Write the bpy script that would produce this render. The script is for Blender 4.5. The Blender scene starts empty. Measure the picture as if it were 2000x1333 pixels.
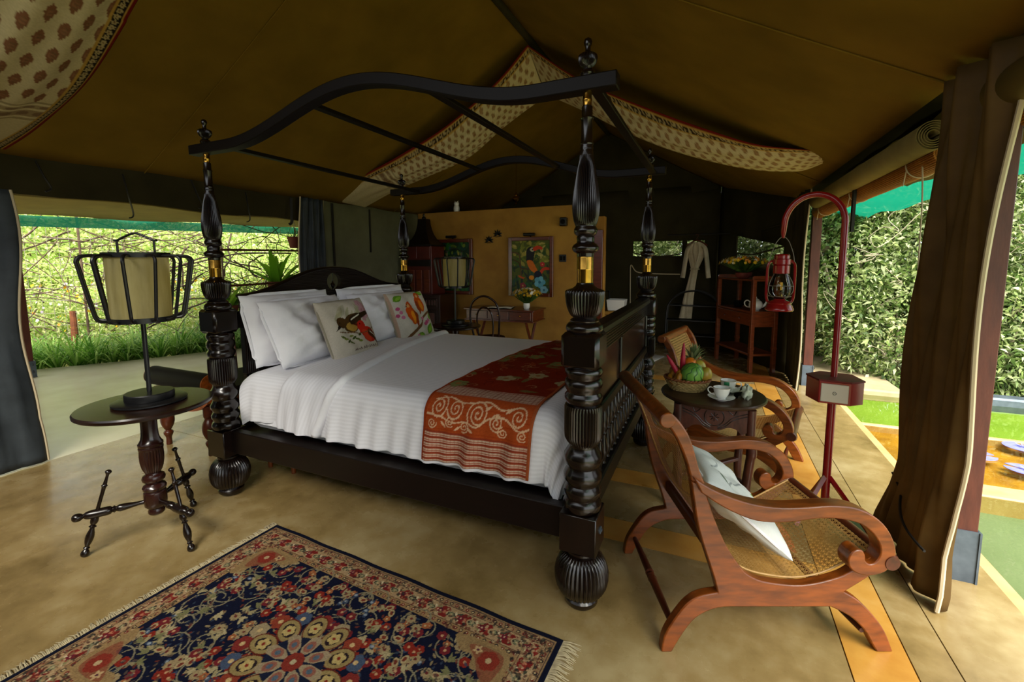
import bpy, bmesh, math, random
import numpy as np
from mathutils import Matrix, Vector

PI = math.pi
random.seed(7)
rng = np.random.default_rng(11)
scene = bpy.context.scene
C = scene.collection

# ------------------------------------------------------------------ camera
def set_camera():
    yaw, pitch, roll = math.radians(24.17), math.radians(6.11), math.radians(.28)
    f = Vector((-math.sin(yaw)*math.cos(pitch), math.cos(yaw)*math.cos(pitch), -math.sin(pitch)))
    r = Vector((math.cos(yaw), math.sin(yaw), 0))
    d = f.cross(r)
    r2 = r*math.cos(roll) + d*math.sin(roll)
    d2 = d*math.cos(roll) - r*math.sin(roll)
    cd = bpy.data.cameras.new('camera')
    cd.sensor_width = 36; cd.lens = 871.9*36/2000; cd.shift_y = -62.5/2000
    cd.clip_start = .05; cd.clip_end = 300
    o = bpy.data.objects.new('camera', cd)
    C.objects.link(o)
    u = -d2; b = -f
    o.matrix_world = Matrix(((r2.x, u.x, b.x, 2.821), (r2.y, u.y, b.y, -1.785), (r2.z, u.z, b.z, 1.5), (0, 0, 0, 1)))
    scene.camera = o
set_camera()

# ------------------------------------------------------------------ sky, sun, exposure
w = bpy.data.worlds.new('overcast_sky'); scene.world = w
w.use_nodes = True
bg = w.node_tree.nodes['Background']
bg.inputs[0].default_value = (.93, .97, 1.0, 1)
bg.inputs[1].default_value = 1.35
sd = bpy.data.lights.new('hazy_sun', 'SUN'); sd.energy = 7.5; sd.angle = math.radians(42); sd.color = (1, .95, .84)
so = bpy.data.objects.new('hazy_sun', sd); C.objects.link(so)
so.rotation_euler = Vector((.42, -.50, .755)).to_track_quat('Z', 'Y').to_euler()
vs = scene.view_settings
vs.view_transform = 'Standard'; vs.look = 'None'; vs.exposure = .82; vs.gamma = 1; vs.use_curve_mapping = False

# ------------------------------------------------------------------ colour + material helpers
def lin(c):
    if isinstance(c, str):
        c = tuple(int(c[i:i+2], 16)/255 for i in (0, 2, 4))
    return tuple(x/12.92 if x <= .04045 else ((x+.055)/1.055)**2.4 for x in c)
MATS = {}
def _new(name):
    m = bpy.data.materials.new(name); m.use_nodes = True
    MATS[name] = m
    return m, m.node_tree, m.node_tree.nodes['Principled BSDF']
def _coords(nt, kind='Object', scale=(1, 1, 1)):
    tc = nt.nodes.new('ShaderNodeTexCoord'); mp = nt.nodes.new('ShaderNodeMapping')
    mp.inputs['Scale'].default_value = scale
    nt.links.new(tc.outputs[kind], mp.inputs['Vector'])
    return mp.outputs[0]
def _noise(nt, vec, scale, detail=4, rough=.55):
    n = nt.nodes.new('ShaderNodeTexNoise')
    n.inputs['Scale'].default_value = scale; n.inputs['Detail'].default_value = detail
    n.inputs['Roughness'].default_value = rough
    nt.links.new(vec, n.inputs['Vector'])
    return n.outputs['Fac']
def _ramp(nt, fac, stops):
    r = nt.nodes.new('ShaderNodeValToRGB'); e = r.color_ramp.elements
    while len(e) < len(stops): e.new(.5)
    for k, (p, c) in enumerate(stops):
        e[k].position = p; e[k].color = (*c, 1)
    nt.links.new(fac, r.inputs['Fac'])
    return r.outputs['Color']
def _bump(nt, b, h, strength, dist=.01):
    n = nt.nodes.new('ShaderNodeBump')
    n.inputs['Strength'].default_value = strength; n.inputs['Distance'].default_value = dist
    nt.links.new(h, n.inputs['Height']); nt.links.new(n.outputs[0], b.inputs['Normal'])
def _math(nt, op, a, b=None):
    n = nt.nodes.new('ShaderNodeMath'); n.operation = op
    for k, x in enumerate((a, b)):
        if x is None: continue
        if isinstance(x, (int, float)): n.inputs[k].default_value = x
        else: nt.links.new(x, n.inputs[k])
    return n.outputs[0]
def plain(name, c, rough=.5, spec=.5, metal=0, coat=0, c2=None, nscale=6, stretch=(1, 1, 1), bump=0, bscale=80, bdist=.004, trans=0, sheen=0):
    """one surface: base colour, optional noise towards c2, optional fine relief"""
    m, nt, b = _new(name)
    c = lin(c)
    b.inputs['Base Color'].default_value = (*c, 1)
    b.inputs['Roughness'].default_value = rough
    b.inputs['Specular IOR Level'].default_value = spec
    b.inputs['Metallic'].default_value = metal
    b.inputs['Coat Weight'].default_value = coat
    b.inputs['Coat Roughness'].default_value = .15
    if sheen: b.inputs['Sheen Weight'].default_value = sheen
    if trans: b.inputs['Transmission Weight'].default_value = trans
    if c2 is not None:
        v = _coords(nt, 'Object', stretch)
        nt.links.new(_ramp(nt, _noise(nt, v, nscale), [(.32, c), (.68, lin(c2))]), b.inputs['Base Color'])
    if bump:
        v = _coords(nt, 'Object', stretch)
        _bump(nt, b, _noise(nt, v, bscale, 3), bump, bdist)
    return m
def attr_mat(name, rough=.8, spec=.2, bump=0, bscale=300, bdist=.002, sheen=0):
    """printed or woven cloth: flat print carried per vertex"""
    m, nt, b = _new(name)
    a = nt.nodes.new('ShaderNodeAttribute'); a.attribute_name = 'print'
    nt.links.new(a.outputs['Color'], b.inputs['Base Color'])
    b.inputs['Roughness'].default_value = rough
    b.inputs['Specular IOR Level'].default_value = spec
    if sheen: b.inputs['Sheen Weight'].default_value = sheen
    if bump: _bump(nt, b, _noise(nt, _coords(nt), bscale, 3), bump, bdist)
    return m
def leaf_mat(name, cols, transl=.35, rough=.5):
    """leaves: each leaf takes its own tone, light passes through a little"""
    m, nt, b = _new(name)
    g = nt.nodes.new('ShaderNodeNewGeometry')
    n = len(cols)
    col = _ramp(nt, g.outputs['Random Per Island'], [((k+.5)/n, lin(c)) for k, c in enumerate(cols)])
    nt.links.new(col, b.inputs['Base Color'])
    b.inputs['Roughness'].default_value = rough; b.inputs['Specular IOR Level'].default_value = .35
    t = nt.nodes.new('ShaderNodeBsdfTranslucent'); nt.links.new(col, t.inputs['Color'])
    mx = nt.nodes.new('ShaderNodeMixShader'); mx.inputs[0].default_value = transl
    nt.links.new(b.outputs[0], mx.inputs[1]); nt.links.new(t.outputs[0], mx.inputs[2])
    nt.links.new(mx.outputs[0], nt.nodes['Material Output'].inputs['Surface'])
    return m

# ------------------------------------------------------------------ mesh helpers
def finish(me, sharp=35):
    for p in me.polygons: p.use_smooth = True
    if sharp is not None: me.set_sharp_from_angle(angle=math.radians(sharp))
class MB:
    """collects shapes into one mesh"""
    def __init__(s): s.v = []; s.f = []
    def add(s, v, f, M=None):
        o = len(s.v)
        if M is not None: v = [tuple(M @ Vector(p)) for p in v]
        s.v += [tuple(p) for p in v]; s.f += [tuple(i+o for i in q) for q in f]
        return s
    def box(s, c, d, M=None, bev=0):
        x, y, z = [k/2 for k in d]
        if bev <= 0:
            v = [(c[0]+a*x, c[1]+b*y, c[2]+e*z) for a in (-1, 1) for b in (-1, 1) for e in (-1, 1)]
            f = [(0, 1, 3, 2), (4, 6, 7, 5), (0, 4, 5, 1), (2, 3, 7, 6), (0, 2, 6, 4), (1, 5, 7, 3)]
            return s.add(v, f, M)
        v = []; idx = {}
        for a in (-1, 1):
            for b in (-1, 1):
                for e in (-1, 1):
                    for k in range(3):
                        g = [a*(x-bev), b*(y-bev), e*(z-bev)]; g[k] = (a, b, e)[k]*(x, y, z)[k]
                        idx[a, b, e, k] = len(v); v.append((c[0]+g[0], c[1]+g[1], c[2]+g[2]))
        f = []
        for k in range(3):
            for sg in (-1, 1):
                q = []
                for p1, p2 in ((-1, -1), (1, -1), (1, 1), (-1, 1)):
                    t = [0, 0, 0]; t[k] = sg; t[(k+1) % 3] = p1; t[(k+2) % 3] = p2; q.append(idx[(*t, k)])
                f.append(tuple(q if sg > 0 else q[::-1]))
        for k in range(3):
            k1, k2 = (k+1) % 3, (k+2) % 3
            for p1 in (-1, 1):
                for p2 in (-1, 1):
                    A = [0, 0, 0]; B = [0, 0, 0]
                    A[k], B[k] = -1, 1
                    A[k1] = B[k1] = p1; A[k2] = B[k2] = p2
                    q = [idx[(*A, k1)], idx[(*B, k1)], idx[(*B, k2)], idx[(*A, k2)]]
                    f.append(tuple(q if p1*p2 > 0 else q[::-1]))
        for a in (-1, 1):
            for b in (-1, 1):
                for e in (-1, 1):
                    q = [idx[a, b, e, k] for k in range(3)]
                    f.append(tuple(q if a*b*e > 0 else q[::-1]))
        return s.add(v, f, M)
    def lathe(s, prof, seg=24, M=None, reeds=0, reed=None, cap=True):
        """prof: (radius, z) from bottom to top. reed(z) gives the depth of the reeding there"""
        v = []; f = []; n = seg
        for r, z in prof:
            dp = reed(z) if reed else 0
            for k in range(n):
                a = 2*PI*k/n
                rr = r - (dp*(1-abs(math.sin(reeds*a/2))) if dp else 0)
                v.append((rr*math.cos(a), rr*math.sin(a), z))
        for j in range(len(prof)-1):
            for k in range(n):
                f.append((j*n+k, j*n+(k+1) % n, (j+1)*n+(k+1) % n, (j+1)*n+k))
        if cap and prof[0][0] > 1e-5: f.append(tuple(range(n-1, -1, -1)))
        if cap and prof[-1][0] > 1e-5: f.append(tuple(range((len(prof)-1)*n, len(prof)*n)))
        return s.add(v, f, M)
    def tube(s, path, r, seg=8, closed=False, flat=1):
        P = [Vector(p) for p in path]; n = len(P)
        R = r if isinstance(r, (list, tuple)) else [r]*n
        T = []
        for i in range(n):
            a = P[(i-1) % n] if (closed or i) else P[0]
            b = P[(i+1) % n] if (closed or i < n-1) else P[-1]
            t = b-a
            T.append(t.normalized() if t.length > 1e-9 else Vector((0, 0, 1)))
        u = T[0].cross(Vector((0, 0, 1)))
        if u.length < 1e-3: u = T[0].cross(Vector((0, 1, 0)))
        u.normalize()
        v = []; f = []
        for i in range(n):
            u = (u - T[i]*u.dot(T[i]))
            if u.length < 1e-6: u = T[i].orthogonal()
            u.normalize(); q = T[i].cross(u)
            for k in range(seg):
                a = 2*PI*k/seg
                v.append(tuple(P[i]+(u*math.cos(a)+q*math.sin(a)*flat)*R[i]))
        m = n if closed else n-1
        for i in range(m):
            j = (i+1) % n
            for k in range(seg):
                f.append((i*seg+k, i*seg+(k+1) % seg, j*seg+(k+1) % seg, j*seg+k))
        if not closed:
            f.append(tuple(range(seg-1, -1, -1))); f.append(tuple(range((n-1)*seg, n*seg)))
        return s.add(v, f)
    def prism(s, out, y0, y1, M=None, axes='xz'):
        """outline of (a, b) pairs extruded along the third axis"""
        n = len(out); v = []
        for y in (y0, y1):
            for a, b in out:
                v.append((a, y, b) if axes == 'xz' else (y, a, b) if axes == 'yz' else (a, b, y))
        f = [tuple(range(n)), tuple(range(2*n-1, n-1, -1))]
        for i in range(n):
            j = (i+1) % n
            f.append((i, n+i, n+j, j))
        return s.add(v, f, M)
    def grid(s, fn, nu, nv, M=None):
        v = [fn(i/nu, j/nv) for j in range(nv+1) for i in range(nu+1)]
        f = [(j*(nu+1)+i, j*(nu+1)+i+1, (j+1)*(nu+1)+i+1, (j+1)*(nu+1)+i) for j in range(nv) for i in range(nu)]
        return s.add(v, f, M)
    def ball(s, c, r, seg=16, rings=10, M=None):
        if not isinstance(r, (tuple, list)): r = (r, r, r)
        v = [(c[0], c[1], c[2]-r[2])]; f = []
        for j in range(1, rings):
            t = PI*j/rings
            for k in range(seg):
                a = 2*PI*k/seg
                v.append((c[0]+r[0]*math.sin(t)*math.cos(a), c[1]+r[1]*math.sin(t)*math.sin(a), c[2]-r[2]*math.cos(t)))
        v.append((c[0], c[1], c[2]+r[2]))
        for k in range(seg):
            f.append((0, 1+(k+1) % seg, 1+k))
            for j in range(rings-2):
                f.append((1+j*seg+k, 1+j*seg+(k+1) % seg, 1+(j+1)*seg+(k+1) % seg, 1+(j+1)*seg+k))
            b = 1+(rings-2)*seg
            f.append((b+k, b+(k+1) % seg, len(v)-1))
        return s.add(v, f, M)
    def mesh(s, name, mt, sharp=35):
        me = bpy.data.meshes.new(name)
        me.from_pydata(s.v, [], s.f)
        bm = bmesh.new(); bm.from_mesh(me); bmesh.ops.recalc_face_normals(bm, faces=bm.faces); bm.to_mesh(me); bm.free()
        finish(me, sharp)
        if mt is not None: me.materials.append(MATS[mt] if isinstance(mt, str) else mt)
        return me
    def build(s, name, mt, parent=None, loc=(0, 0, 0), sharp=35, rot=None, bev=0):
        return link(name, s.mesh(name, mt, sharp), parent, loc, rot, bev)
def link(name, me, parent=None, loc=(0, 0, 0), rot=None, bev=0):
    o = bpy.data.objects.new(name, me); C.objects.link(o)
    o.location = loc
    if rot: o.rotation_euler = rot
    if parent: o.parent = parent
    if bev:
        b = o.modifiers.new('edge', 'BEVEL'); b.width = bev; b.segments = 2; b.limit_method = 'ANGLE'; b.angle_limit = math.radians(50)
    return o
def np_mesh(name, V, F, mt, smooth=True, cols=None, uvs=None):
    """fast mesh from arrays; F is (m, 3) or (m, 4)"""
    me = bpy.data.meshes.new(name)
    V = np.ascontiguousarray(V, dtype=np.float32); F = np.ascontiguousarray(F, dtype=np.int32)
    k = F.shape[1]
    me.vertices.add(len(V)); me.vertices.foreach_set('co', V.ravel())
    me.loops.add(F.size); me.loops.foreach_set('vertex_index', F.ravel())
    me.polygons.add(len(F)); me.polygons.foreach_set('loop_start', np.arange(0, F.size, k, dtype=np.int32))
    me.update(calc_edges=True)
    if smooth: me.polygons.foreach_set('use_smooth', np.ones(len(F), dtype=bool))
    if cols is not None:
        a = me.attributes.new('print', 'FLOAT_COLOR', 'POINT')
        c4 = np.ones((len(V), 4), np.float32); c4[:, :3] = cols
        a.data.foreach_set('color', c4.ravel())
    if uvs is not None:
        l = me.uv_layers.new(name='cloth')
        l.data.foreach_set('uv', uvs[F.ravel()].astype(np.float32).ravel())
    me.validate()
    if mt is not None: me.materials.append(MATS[mt] if isinstance(mt, str) else mt)
    return me
def grid_faces(nu, nv, flip=False):
    i, j = np.meshgrid(np.arange(nu), np.arange(nv))
    a = (j*(nu+1)+i).ravel()
    F = np.stack([a, a+1, a+nu+2, a+nu+1], 1)
    return F[:, ::-1] if flip else F
def thing(name, label, cat, loc=(0, 0, 0), rz=0, group=None, rot=None):
    o = bpy.data.objects.new(name, None); C.objects.link(o)
    o.empty_display_size = .1
    o.location = loc; o.rotation_euler = rot if rot else (0, 0, rz)
    return tag(o, label, cat, group)
def tag(o, label, cat, group=None, kind=None):
    o['label'] = label; o['category'] = cat
    if group: o['group'] = group
    if kind: o['kind'] = kind
    return o
def struct(o, label=None, cat=None):
    o['kind'] = 'structure'
    if label: o['label'] = label
    if cat: o['category'] = cat
    return o
def copy_tree(o, parent=None):
    c = o.copy(); C.objects.link(c); c.parent = parent
    for ch in o.children: copy_tree(ch, c)
    return c
def spline(pts, k=4, closed=False):
    """Catmull-Rom through the points"""
    P = [Vector(p) if len(p) == 3 else Vector((*p, 0)) for p in pts]; n = len(P); out = []
    for i in range(n if closed else n-1):
        if closed: a, b, c, d = P[i-1], P[i], P[(i+1) % n], P[(i+2) % n]
        else: a, b, c, d = P[max(i-1, 0)], P[i], P[i+1], P[min(i+2, n-1)]
        for j in range(k):
            t = j/k
            q = .5*((2*b)+(c-a)*t+(2*a-5*b+4*c-d)*t*t+(3*b-a-3*c+d)*t**3)
            out.append(q)
    if not closed: out.append(P[-1])
    return [tuple(q) if len(pts[0]) == 3 else (q.x, q.y) for q in out]
def prof_spline(pts, k=4):
    return spline(pts, k)
def lerp(a, b, t): return a+(b-a)*t
def interp(xs, ys, x): return float(np.interp(x, xs, ys))

class Print:
    """flat print for cloth and paintings, painted shape by shape over a regular metric grid"""
    def __init__(s, X, Y, base):
        s.X, s.Y = X, Y; s.xs, s.ys = X[0], Y[:, 0]; s.c = np.empty(X.shape+(3,)); s.c[:] = lin(base)
    def win(s, x0, y0, x1, y1):
        a, b = np.searchsorted(s.xs, (x0, x1)); c, d = np.searchsorted(s.ys, (y0, y1))
        return slice(max(c-1, 0), d+1), slice(max(a-1, 0), b+1)
    def fill(s, w, m, c, a=1.0):
        v = s.c[w]; v += (np.array(lin(c))-v)*(m*a)[..., None]; return s
    def rect(s, x0, y0, x1, y1, c, a=1.0):
        w = s.win(x0, y0, x1, y1); X, Y = s.X[w], s.Y[w]
        return s.fill(w, (X >= x0) & (X <= x1) & (Y >= y0) & (Y <= y1), c, a)
    def ell(s, cx, cy, rx, ry, c, rot=0, a=1.0):
        q = max(rx, ry); w = s.win(cx-q, cy-q, cx+q, cy+q); dx, dy = s.X[w]-cx, s.Y[w]-cy; ca, sa = math.cos(rot), math.sin(rot)
        return s.fill(w, ((dx*ca+dy*sa)/rx)**2+((-dx*sa+dy*ca)/ry)**2 < 1, c, a)
    def ring(s, cx, cy, r0, r1, c, a=1.0):
        w = s.win(cx-r1, cy-r1, cx+r1, cy+r1); d = np.hypot(s.X[w]-cx, s.Y[w]-cy); return s.fill(w, (d > r0) & (d < r1), c, a)
    def poly(s, pts, c, a=1.0):
        w = s.win(min(p[0] for p in pts), min(p[1] for p in pts), max(p[0] for p in pts), max(p[1] for p in pts)); X, Y = s.X[w], s.Y[w]
        m = np.zeros(X.shape, bool); n = len(pts)
        for i in range(n):
            x0, y0 = pts[i]; x1, y1 = pts[(i+1) % n]
            if y0 == y1: continue
            m ^= ((Y >= min(y0, y1)) & (Y < max(y0, y1))) & (X < x0+(Y-y0)*(x1-x0)/(y1-y0))
        return s.fill(w, m, c, a)
    def stroke(s, pts, wd, c, a=1.0):
        n = len(pts); ws = wd if isinstance(wd, (list, tuple)) else [wd]*n
        ws = list(ws)+[ws[-1]]*(n-len(ws)); h0 = max(ws)/2
        w = s.win(min(p[0] for p in pts)-h0, min(p[1] for p in pts)-h0, max(p[0] for p in pts)+h0, max(p[1] for p in pts)+h0)
        m = np.zeros(s.X[w].shape, bool); oy, ox = w[0].start, w[1].start
        for i in range(n-1):
            (x0, y0), (x1, y1) = pts[i][:2], pts[i+1][:2]; h = (ws[i]+ws[i+1])/4
            k = s.win(min(x0, x1)-h, min(y0, y1)-h, max(x0, x1)+h, max(y0, y1)+h); X, Y = s.X[k], s.Y[k]
            dx, dy = x1-x0, y1-y0; L = dx*dx+dy*dy+1e-12
            t = np.clip(((X-x0)*dx+(Y-y0)*dy)/L, 0, 1)
            q = np.hypot(X-x0-t*dx, Y-y0-t*dy) < h
            r0, c0 = k[0].start-oy, k[1].start-ox
            if r0 < 0 or c0 < 0: q = q[max(0, -r0):, max(0, -c0):]; r0, c0 = max(r0, 0), max(c0, 0)
            v = m[r0:r0+q.shape[0], c0:c0+q.shape[1]]; v |= q[:v.shape[0], :v.shape[1]]
        return s.fill(w, m, c, a)
    def flower(s, cx, cy, r, c, c2, n=5, rot=0, fat=.5):
        for k in range(n):
            t = rot+2*PI*k/n
            s.ell(cx+math.cos(t)*r*.55, cy+math.sin(t)*r*.55, r*.48, r*fat*.62, c, t)
        return s.ell(cx, cy, r*.28, r*.28, c2)
    def leaf(s, cx, cy, L, wd, c, rot, a=1.0):
        q = L+wd; w = s.win(cx-q, cy-q, cx+q, cy+q); dx, dy = s.X[w]-cx, s.Y[w]-cy; ca, sa = math.cos(rot), math.sin(rot)
        u = (dx*ca+dy*sa)/L; v = (-dx*sa+dy*ca)/wd
        return s.fill(w, (np.abs(u) < 1) & (np.abs(v) < (1-u*u)*(1-.35*u)), c, a)
    def speckle(s, amt): s.c *= 1+amt*(rng.random(s.X.shape)-.5)[..., None]; return s
    def tone(s, k): s.c *= k; return s
    def cols(s): return np.clip(s.c, 0, 1).reshape(-1, 3)
def spiral(cx, cy, r0, r1, a0, turns, n=40):
    return [(cx+lerp(r0, r1, k/n)*math.cos(a0+turns*2*PI*k/n), cy+lerp(r0, r1, k/n)*math.sin(a0+turns*2*PI*k/n)) for k in range(n+1)]

# ------------------------------------------------------------------ materials
def make_floor_mat(name, c1, c2, c3, rough):
    m, nt, b = _new(name)
    v = _coords(nt, 'Object')
    n1 = _noise(nt, v, 1.3, 8, .62); n2 = _noise(nt, v, 9, 6, .6)
    s = _math(nt, 'ADD', _math(nt, 'MULTIPLY', n1, .7), _math(nt, 'MULTIPLY', n2, .3))
    nt.links.new(_ramp(nt, s, [(.36, lin(c1)), (.5, lin(c2)), (.64, lin(c3))]), b.inputs['Base Color'])
    r = _math(nt, 'ADD', _math(nt, 'MULTIPLY', _noise(nt, v, 5, 5), .22), rough)
    nt.links.new(r, b.inputs['Roughness'])
    b.inputs['Specular IOR Level'].default_value = .55
    _bump(nt, b, _noise(nt, v, 26, 4), .08, .004)
make_floor_mat('cement', '6c5831', '8f784c', 'a9966c', .16)
make_floor_mat('ochre_cement', 'a8702a', 'bd8a3c', 'c79c58', .2)
plain('joint', '2c2416', .9)
plain('cement_daylit', 'b9ae8e', .24, c2='cdc3a4', nscale=1.6)  # same cement as inside, garden daylight put into the paler colour
plain('canvas_olive', '80631c', .85, .15, c2='6e5514', nscale=2.2, bump=.25, bscale=3.5, bdist=.03)
plain('canvas_wall', '6c6d54', .9, .15, c2='5e5f48', nscale=3, bump=.2, bscale=5, bdist=.03)
plain('canvas_dark', '3d3721', .85, .15, c2='302b19', nscale=3)
plain('canvas_slate', '3e454a', .55, .3, c2='2c3236', nscale=4, bump=.2, bscale=7, bdist=.03)
plain('canvas_roll', '8c7a45', .8, .2, c2='7a6a3a', nscale=5)
plain('piping', 'c9b896', .8)
plain('strap', '15130f', .7)
plain('rope', 'b9a98a', .9)
plain('ochre_plaster', 'bb8e40', .8, .2, c2='9c7032', nscale=2.4, bump=.15, bscale=12, bdist=.006)
plain('ebony', '170c08', .24, .5, coat=.2, c2='0f0705', nscale=9, stretch=(6, 6, .6))
plain('ebony_flat', '150b08', .38, .35, c2='0e0705', nscale=12, stretch=(1, 1, 6))
plain('mahogany', '6e2e16', .28, .5, coat=.3, c2='541f0c', nscale=8, stretch=(1, 1, 5))
plain('walnut', '2e130e', .25, .5, coat=.35, c2='200b08', nscale=10, stretch=(2, 2, .5))
plain('teak', '8c4612', .34, .45, coat=.08, c2='5e2c08', nscale=7, stretch=(1.2, 6, 6), bump=.05, bscale=60)
plain('teak_dark', '552410', .34, .45, coat=.08, c2='3e1808', nscale=7, stretch=(6, 1, 6))
plain('carved_wood', '5c3022', .38, .5, coat=.15, c2='381a11', nscale=9, stretch=(4, 4, 1), bump=.1, bscale=40)
plain('table_dark', '21120c', .26, .45, coat=.08, c2='170c08', nscale=6, stretch=(1, 5, 1))
plain('cane', 'c69c5c', .45, .4, c2='b08446', nscale=40)
plain('brass', 'c79a45', .22, .5, metal=1, c2='a97f35', nscale=30)
plain('black_metal', '0d0d0f', .38, .5)
plain('grey_steel', '5f6a75', .5, .5, metal=.4, c2='4a545e', nscale=12)
plain('red_paint', '8e0f12', .25, .5, coat=.5)
plain('red_dark_paint', '6a2420', .55, .25)
plain('white_panel', 'd8d2c2', .4)
plain('post_wood', '5f2f20', .5, .4, c2='4b2318', nscale=9, stretch=(3, 3, .6), bump=.12, bscale=50)
plain('bamboo', 'b5762a', .5, .3, c2='8c5418', nscale=14, stretch=(8, .4, 8))
plain('white_linen', 'f0f0f5', .75, .2, c2='e8e8ee', nscale=7, bump=.4, bscale=9, bdist=.02)
plain('porcelain', 'eeeeea', .12, .5, coat=.5)
plain('ceramic_white', 'e4e2dc', .2, .5)
plain('terracotta', '6b2a20', .7)
plain('towelling', 'cfc2a6', .95, .1, c2='c0b192', nscale=12, bump=.3, bscale=160, bdist=.004)
plain('fringe_cotton', 'b9ab86', .9, c2='93866a', nscale=40)
plain('soil', '4c3c26', .95, c2='5b4a2e', nscale=4)
plain('bark', '6a5a48', .9, c2='8a7a66', nscale=9)
plain('twig', '54412f', .85, c2='3c2c1f', nscale=12)
plain('pale_twig', 'a89c86', .85)
plain('rust_stake', '7a4320', .85, c2='5c2f16', nscale=20)
plain('wire', '8a8378', .6, .4, metal=.5)
plain('bank_stone', 'a89878', .85, c2='8f8162', nscale=5)
plain('pool_ochre', 'c8901f', .8, c2='a06c14', nscale=6)
plain('pool_green', '7a9a2a', .85, c2='8ca83c', nscale=1.6)
plain('pool_murk', '76866a', .9, c2='84917a', nscale=1.2)
plain('coping', 'c9a878', .7, c2='b8945f', nscale=5)
plain('lily_violet', '6f72c0', .4, c2='8486cc', nscale=20)
plain('melon', '4f8a2c', .35, .5, c2='7fb04c', nscale=10)
plain('melon_stripe', '37682a', .4)
plain('mahogany_lit', '8a4422', .32, .5, coat=.15, c2='6a3014', nscale=8, stretch=(1, 1, 5))  # lighter copy of the mahogany, light from the side opening put into the colour
plain('tea_table_top', '46301f', .33, .45, c2='33200f', nscale=7, stretch=(1, 4, 1))
plain('orange_peel', 'e07a12', .4, .5, bump=.3, bscale=180, bdist=.002)
plain('mango_skin', '8a8a2c', .35, .5, c2='b5882e', nscale=9)
plain('mango_yellow', 'b8a03a', .35, .5, c2='93902e', nscale=10)
plain('banana', 'b57a14', .45, .4, c2='6a3f10', nscale=22)
plain('heliconia', 'b0122f', .4, .4, c2='8a1430', nscale=14)
plain('pineapple_skin', 'a0702a', .6, c2='6f7a2c', nscale=30)
plain('basket_weave', 'b79a63', .7, c2='8d7a45', nscale=60)
plain('basket_rim', '8a4f22', .6, c2='6e3c18', nscale=60)
plain('tea_tag', '1f7a4c', .6)
plain('napkin', 'cfd6c6', .9, c2='b9c2ac', nscale=30)
plain('gilt_mark', '9a7a3a', .4)
plain('stem_green', '40631f', .6)
plain('petal_yellow', 'e0b91c', .6)
plain('petal_white', 'e9e6d4', .6)
plain('petal_orange', 'd98a1a', .6)
plain('paper', 'dcd6c4', .8)
plain('dark_leather', '0b0806', .6, .12)
plain('red_lacquer', '5a1710', .35, .5, coat=.3, c2='471009', nscale=8)
plain('pillow_piping', '9b937f', .8)
plain('stone_ground', '6c6a3a', .95, c2='7d7f3c', nscale=1.8)
leaf_mat('leaf_hedge', ['405a24', '64803c', '8ca05a', 'aab878', 'c8d2a4'], .3)
leaf_mat('leaf_dark', ['203410', '2f4a16', '3e5c1c', '557228'], .25)
leaf_mat('leaf_lime', ['7a9a3c', 'a4bc5c', 'c8d286', 'e4e6b0', 'd6da8a', '88a848'], .48)
leaf_mat('leaf_grass', ['4a7a22', '66942e', '86b048', 'a8c46a'], .4)
leaf_mat('leaf_fern', ['5a9a1e', '78b82c', 'a4d850', '468418'], .55)
leaf_mat('leaf_spiky', ['6b7a52', '84925f', '55663f', '9aa678'], .15)
leaf_mat('flower_mix', ['e2b414', 'd99a10', 'efd24a', 'c9b0d8', 'e6e6e0'], .3)
for nm in ('rug_pile', 'runner_cloth', 'cushion_print', 'swag_cloth'):
    attr_mat(nm, .92 if nm == 'rug_pile' else .8, .12, .3 if nm == 'rug_pile' else .1, 500, .003, 0)
attr_mat('canvas_painting', .5, .3)

def make_sheet(name, c, stripe, period):
    """white satin-striped cotton; the stripe runs along the cloth's own u or v"""
    m, nt, b = _new(name)
    uv = nt.nodes.new('ShaderNodeUVMap'); uv.uv_map = 'cloth'
    sp = nt.nodes.new('ShaderNodeSeparateXYZ'); nt.links.new(uv.outputs[0], sp.inputs[0])
    s = _math(nt, 'SINE', _math(nt, 'MULTIPLY', sp.outputs[1 if stripe == 'v' else 0], 2*PI/period))
    s = _math(nt, 'GREATER_THAN', s, 0.0)
    c = lin(c)
    nt.links.new(_ramp(nt, s, [(0, c), (1, tuple(x*.93 for x in c))]), b.inputs['Base Color'])
    nt.links.new(_math(nt, 'ADD', _math(nt, 'MULTIPLY', s, .3), .45), b.inputs['Roughness'])
    b.inputs['Specular IOR Level'].default_value = .3
    b.inputs['Sheen Weight'].default_value = .15
    n = _noise(nt, _coords(nt), 9, 4)
    _bump(nt, b, n, .12, .012)
make_sheet('sheet_striped', 'efeff5', 'v', .024)
make_sheet('sheet_band', 'e9e9f0', 'u', .028)

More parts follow.
